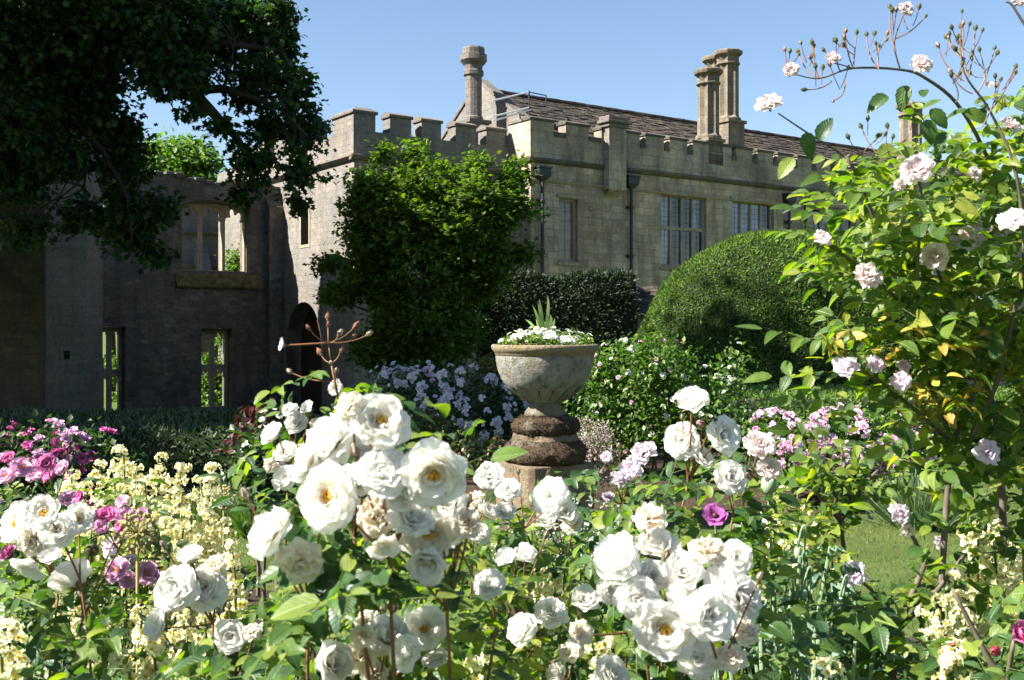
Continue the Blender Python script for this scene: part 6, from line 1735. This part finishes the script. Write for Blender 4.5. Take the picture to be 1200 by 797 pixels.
g = MB(); g.lathe([(.05, 0), (.10, .05), (.11, .14), (.08, .2), (.02, .21)], (0, 0, 0), 12); c_ = g.build("flower_eye", M['wine'], None, smooth=True); c_.parent = po
P5 = poppy("blue grey poppy leaves at the foot of the leaning yellow spikes", pxz(985, 2.5), 26, .14, zat(740, 2.5), .24)

# ------------------------------------------------------------------ two more roses at the lawn's edge
def slim_rose(label, base, canes, flowers, rg, leafL, mat, kindmat='stem_wood', tmpl='near'):
    th = thing("rose_bush", label, "rose bush", base, "roses at the edge of the lawn")
    lp, ld = [], []
    for pts in canes:
        P = [at(*p) for p in pts]; m = MB(); Q = []
        for i in range(len(P) - 1): Q += [P[i].lerp(P[i + 1], t / 4) for t in range(4)]
        Q.append(P[-1]); n_ = len(Q); m.tube(Q, [.009 - .006 * i / n_ for i in range(n_)], 6); m.build("stem", M[kindmat], th, smooth=True)
        for q in Q[n_ // 3:]: lp += [list(q)]; ld += [[RNG.normal(), RNG.normal(), RNG.uniform(-.2, .4)]]
    for x, y, r_, kd, d in flowers:
        p = at(x, y, d); BLOOMS.append((p, r_ * d / F)); bloom(th, kd, p, Vector((RNG.uniform(-.5, .4), -.8, RNG.uniform(.1, .8))), 2 * r_ * d / F)
    clothe(th, lp, ld, rg, leafL, mat, tmpl)
    return th
slim_rose("young rose with a bare dark trunk and pale leaves on the open lawn", (at(992, 900, 3.3).x, 3.3, 0), [[(992, 900, 3.3), (990, 655, 3.3), (985, 610, 3.3), (975, 570, 3.3), (955, 545, 3.3)], [(985, 610, 3.3), (960, 580, 3.25), (940, 560, 3.2)], [(975, 570, 3.3), (990, 545, 3.3), (985, 520, 3.3)], [(985, 610, 3.3), (1010, 570, 3.3), (1030, 550, 3.3)]], [],
          [(930, 1000, 515, 600, 3.1, 3.5, 26), (900, 960, 580, 650, 3.1, 3.5, 12), (1000, 1040, 540, 580, 3.2, 3.4, 6)], .05, M['rose_leaf_pale'])
slim_rose("loose rose with two drooping pale pink blooms over the leaning yellow spikes", (at(1040, 900, 2.8).x, 2.8, 0), [[(1040, 900, 2.8), (1050, 740, 2.8), (1020, 690, 2.75), (1003, 676, 2.7)], [(1050, 740, 2.8), (1085, 660, 2.75), (1065, 620, 2.7), (1056, 606, 2.7)], [(1050, 740, 2.8), (1100, 690, 2.7), (1130, 650, 2.7)]],
          [(1000, 673, 19, 'lilacpink', 2.7), (1053, 602, 15, 'lilacpink', 2.7), (1061, 621, 11, 'faded', 2.7), (1101, 636, 10, 'lilacpink', 2.8)],
          [(1050, 1120, 655, 720, 2.6, 3.0, 26), (990, 1110, 705, 830, 2.4, 3.0, 80), (1110, 1220, 740, 830, 2.2, 2.7, 40)], .055, M['rose_leaf'])
slim_rose("rose with one fat deep pink half-open bud at the bed's outer edge", (at(1195, 900, 2.2).x, 2.25, 0), [[(1195, 900, 2.2), (1180, 800, 2.2), (1188, 752, 2.15)], [(1180, 800, 2.2), (1160, 775, 2.2), (1116, 690, 2.2)]],
          [(1192, 746, 19, 'pink', 2.15), (1114, 756, 4, 'budred', 2.2), (1166, 765, 8, 'budred', 2.2)], [(1120, 1230, 700, 820, 2.0, 2.5, 44), (1170, 1230, 640, 720, 2.1, 2.5, 18)], .055, M['rose_leaf'])

# leafy herbs that fill the beds between the roses
M['herb'] = leaf_mat("herb_leaves", [(0, (.035, .075, .02)), (.7, (.075, .13, .03)), (1, (.13, .18, .045))], .3, rough=.5)
hb_ = [(-1.9, 4.6, .65, "leafy green perennial behind the pink rose with plump blooms"), (-.9, 3.4, .7, "bushy green perennial among the tall yellow spikes"), (-.25, 4.2, .55, "green perennial mound between the nearest white roses and the pedestal"), (.55, 4.4, .6, "leafy clump under the slender pale pink rose"), (1.05, 4.2, .65, "dense leafy clump behind the poppy seed pod"), (.9, 5.0, .5, "leafy clump on the soil beyond the poppies"),
       (-.6, 5.2, .45, "low leafy mound on the bed edge short of the lawn tufts"), (.2, 3.3, .6, "leafy clump in the gap between the two crowded white bushes"), (-1.5, 2.9, .75, "tall leafy clump under the white rose with the turned-away bloom")]
for x, y, h, lab in hb_:
    th = thing("leafy_perennial", lab, "plant", (x, y, 0), "leafy perennials in the beds")
    crown("foliage", [((x, y, h * .6), (.3, .26, h * .42)), ((x + .2, y + .1, h * .45), (.25, .22, h * .4)), ((x - .2, y, h * .42), (.22, .2, h * .4))], 110, 12, .06, .06, M['herb'], th, 'ovate', .6, .5, 0, .02)
    m = MB()
    for k in range(7): a = k * .9; m.tube(limb_path((x + .04 * math.cos(a), y + .04 * math.sin(a), 0), (x + .25 * math.cos(a), y + .2 * math.sin(a), h * .85), 0, 4, .06), [.006, .005, .004, .003, .002], 5)
    m.build("stems", M['stem_green'], th)
